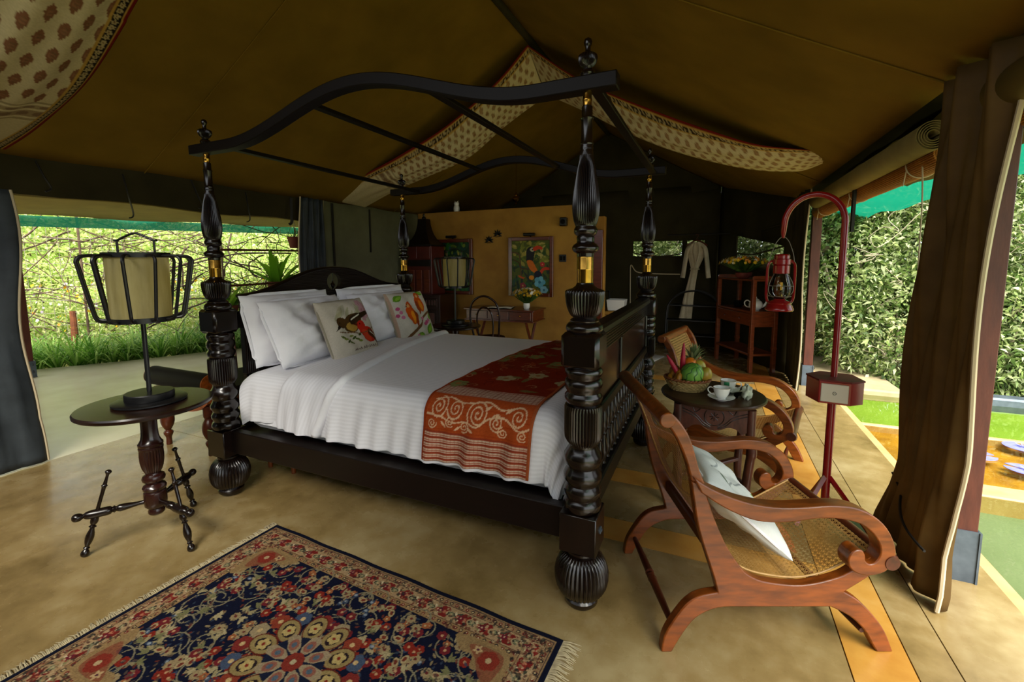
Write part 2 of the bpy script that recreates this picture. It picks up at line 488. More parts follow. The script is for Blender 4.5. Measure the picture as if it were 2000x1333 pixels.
def make_shade():
    m, nt, b = _new('lamp_parchment')
    v = _coords(nt, 'Object', (1, 1, .15))
    col = _ramp(nt, _noise(nt, v, 26, 4), [(.3, lin('cbbe7e')), (.7, lin('e6dca6'))])
    nt.links.new(col, b.inputs['Base Color']); b.inputs['Roughness'].default_value = .35
    t = nt.nodes.new('ShaderNodeBsdfTranslucent'); nt.links.new(col, t.inputs['Color'])
    mx = nt.nodes.new('ShaderNodeMixShader'); mx.inputs[0].default_value = .72
    nt.links.new(b.outputs[0], mx.inputs[1]); nt.links.new(t.outputs[0], mx.inputs[2])
    nt.links.new(mx.outputs[0], nt.nodes['Material Output'].inputs['Surface'])
make_shade()
def make_glass(name, tint, rough=.02, base=.06):
    m, nt, b = _new(name)
    t = nt.nodes.new('ShaderNodeBsdfTransparent'); t.inputs[0].default_value = (*tint, 1)
    g = nt.nodes.new('ShaderNodeBsdfGlossy'); g.inputs['Roughness'].default_value = rough
    fr = nt.nodes.new('ShaderNodeFresnel'); fr.inputs['IOR'].default_value = 1.33 if name == 'water' else 1.5
    mx = nt.nodes.new('ShaderNodeMixShader')
    nt.links.new(fr.outputs[0], mx.inputs[0]); nt.links.new(t.outputs[0], mx.inputs[1]); nt.links.new(g.outputs[0], mx.inputs[2])
    nt.links.new(mx.outputs[0], nt.nodes['Material Output'].inputs['Surface'])
    if name == 'water':
        n = nt.nodes.new('ShaderNodeBump'); n.inputs['Strength'].default_value = .06; n.inputs['Distance'].default_value = .02
        nt.links.new(_noise(nt, _coords(nt), 5, 3), n.inputs['Height'])
        nt.links.new(n.outputs[0], g.inputs['Normal'])
make_glass('water', (.86, .9, .72))
make_glass('glass', (.93, .95, .93))
def make_net(name, c, opacity):
    m, nt, b = _new(name)
    b.inputs['Base Color'].default_value = (*lin(c), 1); b.inputs['Roughness'].default_value = .9
    tl = nt.nodes.new('ShaderNodeBsdfTranslucent'); tl.inputs[0].default_value = (*lin(c), 1)
    a = nt.nodes.new('ShaderNodeMixShader'); a.inputs[0].default_value = .6
    nt.links.new(b.outputs[0], a.inputs[1]); nt.links.new(tl.outputs[0], a.inputs[2])
    t = nt.nodes.new('ShaderNodeBsdfTransparent')
    mx = nt.nodes.new('ShaderNodeMixShader'); mx.inputs[0].default_value = opacity
    nt.links.new(t.outputs[0], mx.inputs[1]); nt.links.new(a.outputs[0], mx.inputs[2])
    nt.links.new(mx.outputs[0], nt.nodes['Material Output'].inputs['Surface'])
make_net('green_net', '0a7056', .95)
def make_cloth(name, c, c2, tr):
    m, nt, b = _new(name)
    col = _ramp(nt, _noise(nt, _coords(nt), 4), [(.32, lin(c)), (.68, lin(c2))])
    nt.links.new(col, b.inputs['Base Color']); b.inputs['Roughness'].default_value = .65; b.inputs['Specular IOR Level'].default_value = .25
    tl = nt.nodes.new('ShaderNodeBsdfTranslucent'); nt.links.new(col, tl.inputs[0])
    a = nt.nodes.new('ShaderNodeMixShader'); a.inputs[0].default_value = tr
    nt.links.new(b.outputs[0], a.inputs[1]); nt.links.new(tl.outputs[0], a.inputs[2])
    nt.links.new(a.outputs[0], nt.nodes['Material Output'].inputs['Surface'])
make_cloth('canvas_brown', '7c6033', '5e4623', .32)
make_cloth('canvas_awning', '665424', '57471c', .06)
def make_reeded():
    m, nt, b = _new('ebony_reed')
    b.inputs['Base Color'].default_value = (*lin('150b08'), 1); b.inputs['Roughness'].default_value = .32; b.inputs['Specular IOR Level'].default_value = .4
    sp = nt.nodes.new('ShaderNodeSeparateXYZ'); nt.links.new(_coords(nt), sp.inputs[0])
    _bump(nt, b, _math(nt, 'ABSOLUTE', _math(nt, 'SINE', _math(nt, 'MULTIPLY', sp.outputs[2], PI/.011))), .7, .004)
make_reeded()
plain('ebony_matte', '0d0705', .5, .2)
make_net('window_mesh', '3a3a2c', .25)

# ================================================================== the setting
def slab(name, x0, x1, y0, y1, mt, parent, g=.0025):
    return MB().box(((x0+x1)/2, (y0+y1)/2, -.02), (x1-x0-2*g, y1-y0-2*g, .04)).build(name, mt, parent)
EDGE = [(-8.2, -3.0), (-7.2, -1.15), (-5.93, 1.12), (-5.37, 1.97), (-4.96, 2.86), (-4.1, 4.4), (-3.3, 6.0), (-2.9, 7.2)]   # garden edge of the veranda
fl = MB()
fl.box(((-1.75+4.07)/2, 2.1, -.16), (5.82, 10.2, .25))
fl.prism([(-1.75, -3.0)]+EDGE[:1]+EDGE[1:]+[(-1.75, 7.2)], -.285, -.035, axes='xy')
floor = struct(fl.build('floor', 'joint'), 'polished cement floor with ochre inlay bands', 'floor')
for x0, x1, y0, y1 in ((-1.75, 3.34, -3.0, .505), (-1.75, 1.2, .505, 1.365), (1.2, 3.34, .71, 1.16), (-1.75, 3.34, 1.365, 4.02), (-1.75, 3.34, 4.24, 7.2), (3.555, 3.70, -3.0, 7.2), (3.70, 4.08, -3.0, 7.2)):
    slab('cement_panel', x0, x1, y0, y1, 'cement', floor)
for x0, x1, y0, y1 in ((1.2, 3.34, .505, .71), (1.2, 3.34, 1.16, 1.365), (-1.75, 3.34, 4.02, 4.24), (3.34, 3.555, -3.0, 7.2)):
    slab('ochre_band', x0, x1, y0, y1, 'ochre_cement', floor)
v = MB(); v.prism([(-1.752, -3.0)]+EDGE+[(-1.752, 7.2)], -.04, 0, axes='xy'); v.build('veranda_panel', 'cement_daylit', floor)
v = MB(); v.box((4.11, 2.1, -.16), (.06, 10.2, .3)); v.build('deck_edge', 'coping', floor)

RIDGE, EAVE, XL, XR = 3.8, 2.28, -1.74, 3.74
def roof_z(x): return RIDGE-(RIDGE-EAVE)*abs(x-1.0)/2.74
def roof(side):
    def fn(u, t):
        y = lerp(-2.8, 6.62, t); x = 1.0+side*2.76*u
        sag = .035*math.sin(PI*u)*(.6+.4*math.sin(y*2.1+side))
        return (x, y, roof_z(x)-sag)
    return fn
cm = MB(); cm.grid(roof(-1), 24, 40); cm.grid(roof(1), 24, 40)
ceil = struct(cm.build('ceiling', 'canvas_olive', sharp=None), 'olive canvas tent roof sloping down from the ridge', 'tent roof')
sm = ceil.modifiers.new('cloth', 'SOLIDIFY'); sm.thickness = .006; sm.offset = 1
for side, y in ((-1, .55), (1, .9), (-1, 3.9), (1, 3.6)):                    # stitched roof seams
    f = roof(side)
    pth = [Vector(f(k/20, (y+2.8)/9.42))+Vector((0, 0, -.006)) for k in range(21)]
    MB().tube(pth, .005, 6).build('roof_seam', 'canvas_olive', ceil)
MB().tube([(1, -2.8, RIDGE-.02), (1, 6.6, RIDGE-.02)], .035, 10).build('ridge_pole', 'canvas_dark', ceil)

# awning on the garden side, with the green shade net hanging from its rim
aw = MB()
def awn(u, t):
    y = lerp(-2.8, 7.4, t); x = lerp(-1.72, -5.45 - .0*y, u)
    return (x, y, lerp(2.34, 2.13+.028*(y-.9), u)-.07*math.sin(PI*u)+.015*math.sin(y*3+u*4))
aw.grid(awn, 14, 34)
awning = struct(aw.build('trim_1', 'canvas_awning', sharp=None), 'olive canvas awning over the veranda beside the garden', 'awning')
nt_ = MB(); nt_.grid(lambda u, t: (-5.46+.02*math.sin(t*60), lerp(-2.8, 7.4, t), lerp(2.13, 1.985, u)+.028*(lerp(-2.8, 7.4, t)-.9)), 2, 60)
nt_.build('shade_net', 'green_net', awning, sharp=None)
MB().tube([(-1.95, y, 2.12-.01*math.sin(y)) for y in np.linspace(-1.5, 2.4, 12)], .012, 8).build('awning_pole', 'piping', awning)

# canvas valance above the garden opening, with hanging straps
vl = MB(); vl.grid(lambda u, t: (XL-.02*math.sin(t*16)-.05*u, lerp(-2.8, 2.3, t), lerp(2.3, 2.02+.012*math.sin(t*22)-.02*t, u)), 4, 60)
val = struct(vl.build('trim_2', 'canvas_dark', sharp=None), 'dark canvas valance above the garden opening', 'valance')
MB().tube([(XL-.07, lerp(-2.8, 2.3, t), 2.02+.012*math.sin(t*22)-.02*t) for t in np.linspace(0, 1, 50)], .008, 6).build('hem', 'canvas_roll', val)
for y, zt, dy, zb in ((-.15, 2.25, .07, 2.03), (.38, 2.24, .05, 1.88), (.92, 2.28, .09, 2.02), (1.46, 2.24, .03, 1.93), (2.02, 2.25, -.01, 1.94)):
    m = MB(); pth = spline([(XL+.03, y, zt), (XL+.035, y+dy*.5, lerp(zt, zb, .5)), (XL+.03, y+dy, zb+.03), (XL+.02, y+dy-.03, zb)], 5)
    m.tube(pth, .016, 6, flat=.35); m.build('strap', 'strap', val)
vr = MB(); vr.grid(lambda u, t: (interp([0, .4, 1], [XR-.02, 4.0, 4.01], u)+.010*math.sin(t*30), lerp(-2.8, 5.0, t), interp([0, .4, 1], [2.31, 2.29, 2.06], u)), 10, 70)
struct(vr.build('trim_3', 'canvas_dark', sharp=None), 'dark canvas valance above the pond opening', 'valance')
def shade_r(u, t):
    y = lerp(-2.8, 8.0, t)
    return (lerp(3.98, 4.75, u)+.03*math.sin(y*2), y, lerp(2.34, 2.08, u)-.05*math.sin(PI*u)+.02*math.sin(y*5+u*6))
ms = MB(); ms.grid(shade_r, 8, 60)
net = struct(ms.build('trim_4', 'green_net', sharp=None), 'green shade net stretched over the pond side deck', 'shade net')
mf = MB(); mf.grid(lambda u, t: (lerp(3.9, 4.35, u), lerp(1.1, 3.3, t), lerp(2.27, 2.15, u)+.02*math.sin(t*17+u*5)-.03*u*math.sin(t*9)), 5, 30)
mf.build('folded_canvas', 'canvas_awning', net, sharp=None)

# canvas walls
def cloth_wall(name, p0, p1, z0, z1, mt, amp=.012, k=3.0, holes=(), lab=None, z1b=None):
    """canvas wall from p0 to p1; holes are (s0, s1, z0, z1) openings"""
    p0, p1 = Vector((*p0, 0)), Vector((*p1, 0)); L = (p1-p0).length; d = (p1-p0)/L; n = Vector((d.y, -d.x, 0))
    ss = sorted({0, L, *[h[0] for h in holes], *[h[1] for h in holes], *np.linspace(0, L, max(3, int(L/.12)))})
    zs = sorted({z0, z1, *[h[2] for h in holes], *[h[3] for h in holes], *np.linspace(z0, z1, 14)})
    m = MB()
    for i in range(len(ss)-1):
        for j in range(len(zs)-1):
            a, b, e, g = ss[i], ss[i+1], zs[j], zs[j+1]
            if any(h[0]-1e-6 <= a and b <= h[1]+1e-6 and h[2]-1e-6 <= e and g <= h[3]+1e-6 for h in holes): continue
            q = []
            for s_, z_ in ((a, e), (b, e), (b, g), (a, g)):
                top = z1 if z1b is None else lerp(z1, z1b, s_/L)
                zz = z0+(z_-z0)*(top-z0)/(z1-z0) if z1b is not None else z_
                p = p0+d*s_+n*amp*math.sin(s_*k*2+z_*1.3); q.append((p.x, p.y, zz))
            m.add(q, [(0, 1, 2, 3)])
    o = m.build(name, mt, sharp=None)
    bm = bmesh.new(); bm.from_mesh(o.data); bmesh.ops.remove_doubles(bm, verts=bm.verts, dist=1e-4); bmesh.ops.recalc_face_normals(bm, faces=bm.faces); bm.to_mesh(o.data); bm.free()
    finish(o.data, None)
    sm = o.modifiers.new('cloth', 'SOLIDIFY'); sm.thickness = .006; sm.offset = 0
    return struct(o, lab, 'tent wall')
wl = cloth_wall('wall_left', (XL, 2.48), (XL, 6.6), 0, 2.3, 'canvas_wall', lab='grey green canvas tent wall behind the headboard')
for y, z0, z1 in ((2.65, 1.45, 2.26), (3.34, 1.64, 2.25)):
    MB().box((XL+.02, y, (z0+z1)/2), (.008, .03, z1-z0)).build('strap', 'strap', wl)
cloth_wall('wall_front_blocker', (-1.74, -2.8), (3.74, -2.8), 0, 2.3, 'canvas_wall', lab='unseen canvas sheet added behind the viewer to hold back light')  # out of view, added to keep daylight from entering at the front
H1 = [(3.22, 4.06, 1.58, 1.85), (4.13, 4.42, 1.60, 1.85)]
wb = cloth_wall('wall_back', (XL, 6.6), (2.9, 6.6), 0, 2.76, 'canvas_dark', holes=H1, lab='dark canvas end wall of the tent with small windows')
g = MB(); g.prism([(XL, 2.28), (1, RIDGE), (2.9, 2.76), (2.9, 2.70), (XL, 2.25)], 6.6, 6.61); g.build('gable', 'canvas_dark', wb)
wr = cloth_wall('wall_right', (2.9, 6.6), (3.75, 4.95), 0, 2.76, 'canvas_dark', holes=[(.55, 1.68, 1.64, 1.98)], z1b=2.3, lab='dark canvas tent wall angled behind the wooden stand')
def window(n, pts, mt, mm, lab):
    m = MB(); m.add(pts, [tuple(range(len(pts)))])
    o = m.build('window_%d' % n, 'window_mesh'); struct(o, lab, 'window')
    f = MB(); f.tube(pts, .012, 6, closed=True); f.build('window_hem', 'canvas_dark', o)
    return o
window(1, [(1.48, 6.6, 1.64), (1.7, 6.6, 1.59), (1.95, 6.6, 1.575), (2.15, 6.6, 1.59), (2.32, 6.6, 1.62), (2.32, 6.6, 1.85), (1.48, 6.6, 1.86)], None, None, 'mesh window strip in the end wall beside the far bedpost')
window(2, [(2.39, 6.6, 1.6), (2.68, 6.6, 1.6), (2.68, 6.6, 1.85), (2.39, 6.6, 1.85)], None, None, 'mesh window strip behind the hanging robe')
D = Vector((.85, -1.65, 0)).normalized(); P2 = Vector((2.9, 6.6, 0))
def aw_pt(s, z): q = P2+D*s; return (q.x, q.y, z)
window(3, [aw_pt(.55, 1.60), aw_pt(1.0, 1.58), aw_pt(1.68, 1.68), aw_pt(1.68, 1.98), aw_pt(.55, 1.88)], None, None, 'mesh window above the wooden stand with flowers')
# rope edge along the rolled flap under the window
MB().tube(spline([(1.46, 6.56, .62), (1.45, 6.55, 1.2), (1.46, 6.55, 1.42), (1.56, 6.55, 1.30), (1.8, 6.55, 1.27), (2.3, 6.55, 1.26)], 6), .010, 6).build('flap_edge', 'piping', wb)

# yellow plaster wall of the bathroom
yw = MB(); yw.box(((-1.72+1.07)/2, 4.56, 1.15), (2.79, .12, 2.30), bev=.006); yw.box((1.245, 4.56, 1.06), (.35, .12, 2.12), bev=.006)
ywall = struct(yw.build('wall_bathroom', 'ochre_plaster'), 'ochre plastered bathroom wall behind the writing desk', 'wall')
MB().box((1.345, 4.47, .965), (.13, .06, 1.93), bev=.006).build('door_frame', 'mahogany', ywall)

# ------------------------------------------------------------------ ground, bank, pond
gm = MB(); gm.box((0, 0, -.55), (160, 160, .5)); struct(gm.build('ground', 'stone_ground'), 'green ground around the tent', 'ground')
def hill(u, t):
    x = lerp(-7.5, -34, u); y = lerp(-18, 34, t)
    return (x, y, -.3+7.5*u**.8+.5*math.sin(y*.4+u*6)*u)
hm = MB(); hm.grid(hill, 24, 40); struct(hm.build('garden_slope', 'leaf_bank' if 'leaf_bank' in MATS else 'stone_ground', sharp=None), 'green slope rising beyond the garden', 'slope')
pb = MB(); pb.box((9.1, -.7, -.30), (10, 6.2, .2)); pb.box((9.1, 2.1, -.42), (10, .3, .1))
pond = struct(pb.build('pond_bed', 'pool_murk'), 'murky bed of the pond', 'pond')
MB().box((9.1, 2.85, -.19), (10, 1.1, .1)).build('shallow_bed', 'pool_ochre', pond)
MB().box((9.1, 4.02, -.20), (10, 1.25, .1)).build('green_bed', 'pool_green', pond)  # plain green bed under the far part of the water
MB().box((9.1, 2.2, -.185), (10, .2, .22), bev=.01).build('ledge', 'coping', pond)
MB().box((9.1, 3.42, -.185), (10, .06, .22), bev=.01).build('ledge', 'coping', pond)
wq = np.array([(4.13, -3.8, -.085), (14, -3.8, -.085), (14, 4.64, -.085), (4.13, 4.64, -.085)])
struct(link('pond_water', np_mesh('pond_water', wq, np.array([[0, 1, 2, 3]]), 'water')), 'still green pond water beside the deck', 'water')
bk = MB(); bk.box((4.45, 5.6, -.16), (.9, 2.0, .28), bev=.02)
struct(bk.build('bank', 'bank_stone'), 'sandy bank at the head of the pond', 'bank')
bk = MB(); bk.box((9.6, 4.74, -.13), (9.4, .2, .26), bev=.02)
struct(bk.build('pond_rim', 'grey_steel'), 'grey rim along the far side of the pond', 'pond rim')

# ================================================================== four-poster bed
BL, BW = 2.347, 1.871
POST = [(.0455, 0), (.0475, .008), (.062, .010), (.0725, .022), (.074, .040), (.066, .050), (.083, .060), (.098, .075), (.111, .100), (.117, .130), (.1175, .155), (.113, .180), (.104, .205), (.09, .228), (.072, .242), (.06, .246), (.066, .252), (.066, .262), (.056, .268), (.056, .275),
        (.060, .44), (.076, .448), (.081, .462), (.081, .478), (.075, .490), (.069, .497), (.071, .505), (.079, .520), (.080, .536), (.073, .550), (.068, .558), (.071, .567), (.080, .582), (.081, .600), (.075, .615), (.068, .626), (.066, .634), (.074, .648), (.081, .668), (.080, .688), (.070, .705), (.062, .718), (.060, .728),
        (.061, .735), (.070, .745), (.078, .762), (.0795, .79), (.0795, .85), (.0795, .895), (.076, .903), (.068, .908), (.074, .918), (.079, .932), (.078, .945), (.070, .955), (.069, .961), (.077, .975), (.0795, .992), (.077, 1.008), (.069, 1.017), (.070, 1.023), (.078, 1.038), (.078, 1.052), (.07, 1.062),
        (.06, 1.07), (.06, 1.205), (.072, 1.212), (.0765, 1.222), (.075, 1.236), (.066, 1.247), (.058, 1.252), (.06, 1.258), (.052, 1.265), (.047, 1.268), (.049, 1.272),
        (.057, 1.277), (.066, 1.292), (.0735, 1.312), (.078, 1.335), (.0805, 1.360), (.0805, 1.377), (.075, 1.382), (.05, 1.390), (.038, 1.400), (.0345, 1.408), (.034, 1.41),
        (.030, 1.412), (.030, 1.515), (.034, 1.517), (.0345, 1.530), (.047, 1.537), (.053, 1.545), (.0535, 1.556), (.047, 1.565), (.036, 1.573), (.034, 1.582), (.036, 1.593), (.033, 1.600), (.043, 1.607), (.047, 1.617), (.046, 1.628), (.041, 1.637), (.041, 1.640),
        (.043, 1.645), (.0485, 1.660), (.053, 1.685), (.0553, 1.715), (.0545, 1.745), (.0515, 1.775), (.046, 1.810), (.039, 1.850), (.032, 1.885), (.027, 1.915), (.0255, 1.932), (.0245, 1.938),
        (.0265, 1.944), (.024, 1.951), (.0265, 1.959), (.0235, 1.966), (.0225, 2.00), (.0225, 2.049), (.0255, 2.056), (.0215, 2.063), (.021, 2.100), (.0155, 2.103), (.0155, 2.160),
        (.026, 2.162), (.026, 2.216), (.029, 2.222), (.026, 2.233), (.016, 2.240), (.018, 2.247), (.028, 2.256), (.035, 2.267), (.038, 2.280), (.036, 2.290), (.026, 2.297), (.012, 2.302), (.0105, 2.308), (.0105, 2.322), (.0135, 2.328), (.0165, 2.340), (.0135, 2.350), (.006, 2.355), (0, 2.356)]
def reed(z):
    if .055 < z < .24: return .0075
    if .74 < z < .9: return .007
    if 1.276 < z < 1.38: return .007
    if 1.645 < z < 1.90: return .0055
    if 2.25 < z < 2.296: return .004
    return 0
def dense(p, gap=.012):
    out = [p[0]]
    for a, b in zip(p, p[1:]):
        n = max(1, int(abs(b[1]-a[1])/gap)) if reed((a[1]+b[1])/2) else 1
        for k in range(1, n+1): out.append((lerp(a[0], b[0], k/n), lerp(a[1], b[1], k/n)))
    return out
bed = thing('four_poster_bed', 'tall dark four-poster bed with reeded posts and arched canopy rails', 'bed', (BL/2, BW/2, 0))
pm = MB(); pm.lathe(dense(POST), 144, reeds=36, reed=reed)
pm.box((0, 0, 1.138), (.158, .158, .150), bev=.016); pm.box((0, 0, .358), (.158, .158, .17), bev=.004)
post_me = pm.mesh('post', 'ebony', 40)
sl = MB().lathe([(.0328, 1.412), (.0332, 1.414), (.0332, 1.461), (.0338, 1.463), (.0338, 1.467), (.0332, 1.469), (.0332, 1.514), (.0328, 1.516)], 40).mesh('brass_sleeve', 'brass')
cl = MB().lathe([(.0172, 2.104), (.0172, 2.12), (.0185, 2.123), (.0185, 2.129), (.0172, 2.132), (.0172, 2.158)], 32).mesh('brass_collar', 'brass')
def bl(x, y, z=0): return (x-BL/2, y-BW/2, z)
for px, py in ((BL, 0), (0, 0), (BL, BW), (0, BW)):
    p = link('post', post_me, bed, bl(px, py))
    link('brass_sleeve', sl, p)['label'] = 'polished brass sleeve'
    link('brass_collar', cl, p)['label'] = 'polished brass collar'
    if px == BL:
        bolt = MB(); bolt.tube([(.078, 0, .36), (.083, 0, .36)], .016, 16); bolt.tube([(.082, 0, .36), (.088, 0, .36)], .007, 12)
        bolt.build('bolt_cover', 'grey_steel', p)['label'] = 'round metal bolt cover'
for y in (0, BW):
    MB().box(bl(BL/2, y, .367), (BL-.14, .05, .146), bev=.004).build('side_rail', 'ebony_flat', bed)
for x in (0, BL):
    MB().box(bl(x, BW/2, .4), (.05, BW-.14, .11), bev=.004).build('end_rail', 'ebony_flat', bed)
MB().box(bl(BL/2, BW/2, .40), (BL-.1, BW-.08, .03)).build('slat_base', 'ebony_flat', bed)
def beam_z(x):
    d = abs(x-BL/2)
    return 2.182+(.195*(math.cos(PI*min(d, .96)/.96)+1)/2)
for y in (0, BW):
    m = MB(); xs = np.linspace(-.12, BL+.12, 60)
    up = [(x, beam_z(x)+.029) for x in xs]; dn = [(x, beam_z(x)-.029) for x in xs[::-1]]
    m.prism([(x-BL/2, z) for x, z in up+dn], y-BW/2-.032, y-BW/2+.032)
    m.build('canopy_beam', 'ebony_matte', bed, bev=.005)
for x in (.21, .87, 1.61, BL+.03):
    z = beam_z(x)-.012 if x < 2 else 2.168
    MB().box(bl(x, BW/2, z), (.045, BW-.05, .022), bev=.003).build('canopy_slat', 'ebony_matte', bed)
# headboard: two book-matched halves around the oval opening
def head_top(y):
    d = abs(y-BW/2)
    ys = [0, .08, .16, .25, .35, .45, .55, .65, .72, .80]; zs = [1.446, 1.444, 1.436, 1.418, 1.388, 1.352, 1.318, 1.293, 1.282, 1.276]
    return interp(ys, zs, d)
hc = (BW/2, 1.345); hrx, hrz = .072, .07
for s in (-1, 1):
    ys = np.linspace(0, .79, 40)
    out = [(hc[0]+s*d, head_top(hc[0]+s*d)) for d in ys]
    out += [(hc[0]+s*.79, .5), (hc[0], .5)]
    out += [(hc[0]+s*hrx*math.sin(a), hc[1]-hrz*math.cos(a)) for a in np.linspace(0, PI, 18)]
    m = MB(); m.prism([(y-BW/2, z) for y, z in out], -BL/2-.016, -BL/2+.016, axes='yz')
    h = m.build('headboard_panel', 'ebony_reed' if 'ebony_reed' in MATS else 'ebony_flat', bed)
    cap = MB(); pth = [(-BL/2, (hc[0]+s*d)-BW/2, head_top(hc[0]+s*d)+.006) for d in np.linspace(0, .80, 40)]
    cap.tube(pth, .026, 10, flat=.5); cap.build('crest_moulding', 'ebony_flat', bed)
    st = MB()
    yc = hc[0]+s*.755-BW/2
    st.box((-BL/2+.012, yc, .96), (.05, .085, .40), bev=.006)
    for k in range(6):
        yy = yc-.035+.014*k; st.tube([(-BL/2+.037, yy, .77), (-BL/2+.037, yy, 1.15)], .006, 8)
    st.build('reeded_stile', 'ebony', bed)
    MB().box((-BL/2, hc[0]+s*.82-BW/2, 1.13), (.04, .13, .11), bev=.006).build('headboard_arm', 'ebony_flat', bed)
pd = MB(); pd.tube([(-BL/2, 0, 1.415), (-BL/2, 0, 1.35)], .004, 8)
pd.lathe([(0, -.03), (.012, -.026), (.012, -.020), (.007, -.014), (.016, -.004), (.020, .008), (.016, .020), (.008, .030), (.004, .05), (0, .051)], 20, Matrix.Translation((-BL/2, 0, 1.305)))
pd.build('pendant_finial', 'ebony', bed)
# footboard
fx = BL-BL/2
MB().box((fx, 0, 1.19), (.085, BW-.13, .045), bev=.012).build('footboard_cap', 'ebony_flat', bed)
m = MB(); m.box((fx, 0, 1.125), (.03, BW-.13, .1))
for k in range(7):
    for s in (-1, 1): m.tube([(fx+s*.015, -BW/2+.07, 1.082+.0145*k), (fx+s*.015, BW/2-.07, 1.082+.0145*k)], .0078, 8)
m.build('reeded_frieze', 'ebony', bed)
stl = [.085, .745, BW-.085]
for y in stl:
    m = MB(); m.box((fx, y-BW/2, .955), (.05, .05, .25), bev=.006); m.build('footboard_stile', 'ebony', bed)
for a, b in zip(stl, stl[1:]):
    MB().box((fx, (a+b)/2-BW/2, .955), (.022, b-a-.05, .245), bev=.004).build('footboard_panel', 'walnut', bed)
MB().box((fx, 0, .805), (.055, BW-.13, .055), bev=.008).build('footboard_rail', 'ebony_flat', bed)
MB().box((fx, 0, .43), (.06, BW-.13, .07), bev=.008).build('footboard_rail', 'ebony_flat', bed)
sp = MB().lathe(spline([(.010, 0), (.014, .008), (.010, .018), (.013, .03), (.020, .06), (.022, .085), (.017, .12), (.011, .155), (.015, .165), (.011, .175), (.017, .20), (.019, .225), (.014, .26), (.010, .285), (.014, .297), (.010, .312)], 3), 20).mesh('spindle', 'ebony')
for k in range(19):
    link('spindle', sp, bed, (fx, -BW/2+.14+k*(BW-.28)/18, .463))

# ================================================================== bedding
RR = .085
X0, X1, Y0, Y1, ZT = .10, 2.235, .045, 1.83, .815
def drape(a, b, off=0.0, puff=0.0):
    """unfolded cloth coordinates (a along the bed, b across it) laid over the mattress; off lifts it off the surface"""
    x0, x1, y0, y1 = X0-5, X1-RR, Y0+RR, Y1-RR
    ea = max(0, a-x1); eb = (b-y0) if b < y0 else (b-y1 if b > y1 else 0)
    d = math.hypot(ea, eb); R = RR+off
    x = min(a, x1); y = min(max(b, y0), y1); z = ZT+off
    crown = .03*(1-((b-(y0+y1)/2)/((y1-y0)/2))**2) if eb == 0 else 0
    z += crown+puff*(.5+.5*math.sin(a*5+b*2))
    if d > 1e-9:
        ux, uy = ea/d, eb/d
        if d < RR*PI/2:
            t = d/RR; h = R*math.sin(t); z -= R*(1-math.cos(t))
        else:
            h = R; z -= R+(d-RR*PI/2)
        # soft folds that deepen towards the hem
        dr = max(0, d-RR)/.3
        wob = .015*dr*math.sin((a if eb else b)*21+dr*2.2+math.sin((a if eb else b)*7)*1.4)+.010*dr*math.sin((a if eb else b)*47+dr*4+a*9)+.012*math.sin(min(dr, 1)*PI)
        h += wob
        x += ux*h; y += uy*h
    return (x, y, z)
def cloth(name, fn, nu, nv, mt, parent, uvfn=None, cols=None, flip=False, thick=0):
    V = np.array([fn(i/nu, j/nv) for j in range(nv+1) for i in range(nu+1)])
    uv = np.array([uvfn(i/nu, j/nv) for j in range(nv+1) for i in range(nu+1)]) if uvfn else None
    o = link(name, np_mesh(name, V, grid_faces(nu, nv, flip), mt, uvs=uv, cols=cols), parent)
    if thick:
        s = o.modifiers.new('cloth', 'SOLIDIFY'); s.thickness = thick; s.offset = -1
    return o
DROP = .425
B0, B1 = Y0-DROP+RR+.06, Y1+DROP-RR-.06
# mattress with its fitted sheet
def matt(u, t):
    a = lerp(X0-.03, X1-.02, u); b = lerp(B0, B1, t)
    p = drape(a, b, -.012)
    if u < .06: p = (p[0]-.0, p[1], p[2]-.05*(1-u/.06)**2)
    return p
mat_ = thing('mattress', 'thick mattress under a white satin striped fitted sheet', 'mattress', (0, 0, 0))
cloth('fitted_sheet', matt, 60, 90, 'sheet_striped', mat_, lambda u, t: (lerp(0, 2.2, u), lerp(0, 2.5, t)))
MB().box(((X0+X1)/2, (Y0+Y1)/2, .6), (X1-X0-.05, Y1-Y0-.05, .33), bev=.04).build('mattress_core', 'white_linen', mat_)
def fold_x(b):
    t = (b-Y0)/(Y1-Y0); return lerp(.93, .51, min(1, t)) if t > .03 else lerp(.755, .93, max(0, min(1, (t+.15)/.18)))
def head_x(b):
    t = (b-Y0)/(Y1-Y0); return lerp(.50, .26, min(1, t)) if t > .03 else lerp(.41, .50, max(0, min(1, (t+.15)/.18)))
def duv(u, t):
    b = lerp(B0-.015, B1+.015, t); a = lerp(fold_x(b)-.03, X1+DROP-.06, u)
    return drape(a, b, .012)
duvet = thing('duvet', 'white satin striped duvet covering the bed, turned down near the pillows', 'duvet', (0, 0, 0))
cloth('duvet_cover', duv, 130, 190, 'sheet_striped', duvet, lambda u, t: (lerp(.7, 2.6, u), lerp(0, 2.55, t)))
def band(u, t):
    b = lerp(B0-.01, B1+.01, t); a = lerp(head_x(b), fold_x(b), u)
    e = math.sin(PI*min(1, u*12)/2)
    return drape(a, b, .004+.018*e+.006*math.sin(u*17+b*3)*.4)
cloth('turned_sheet', band, 50, 150, 'sheet_band', duvet, lambda u, t: (u*.44, t*2.5))
m = MB(); m.tube([drape(fold_x(b), b, .016) for b in np.linspace(B0, B1, 120)], .027, 12); m.build('folded_edge', 'white_linen', duvet, sharp=None)

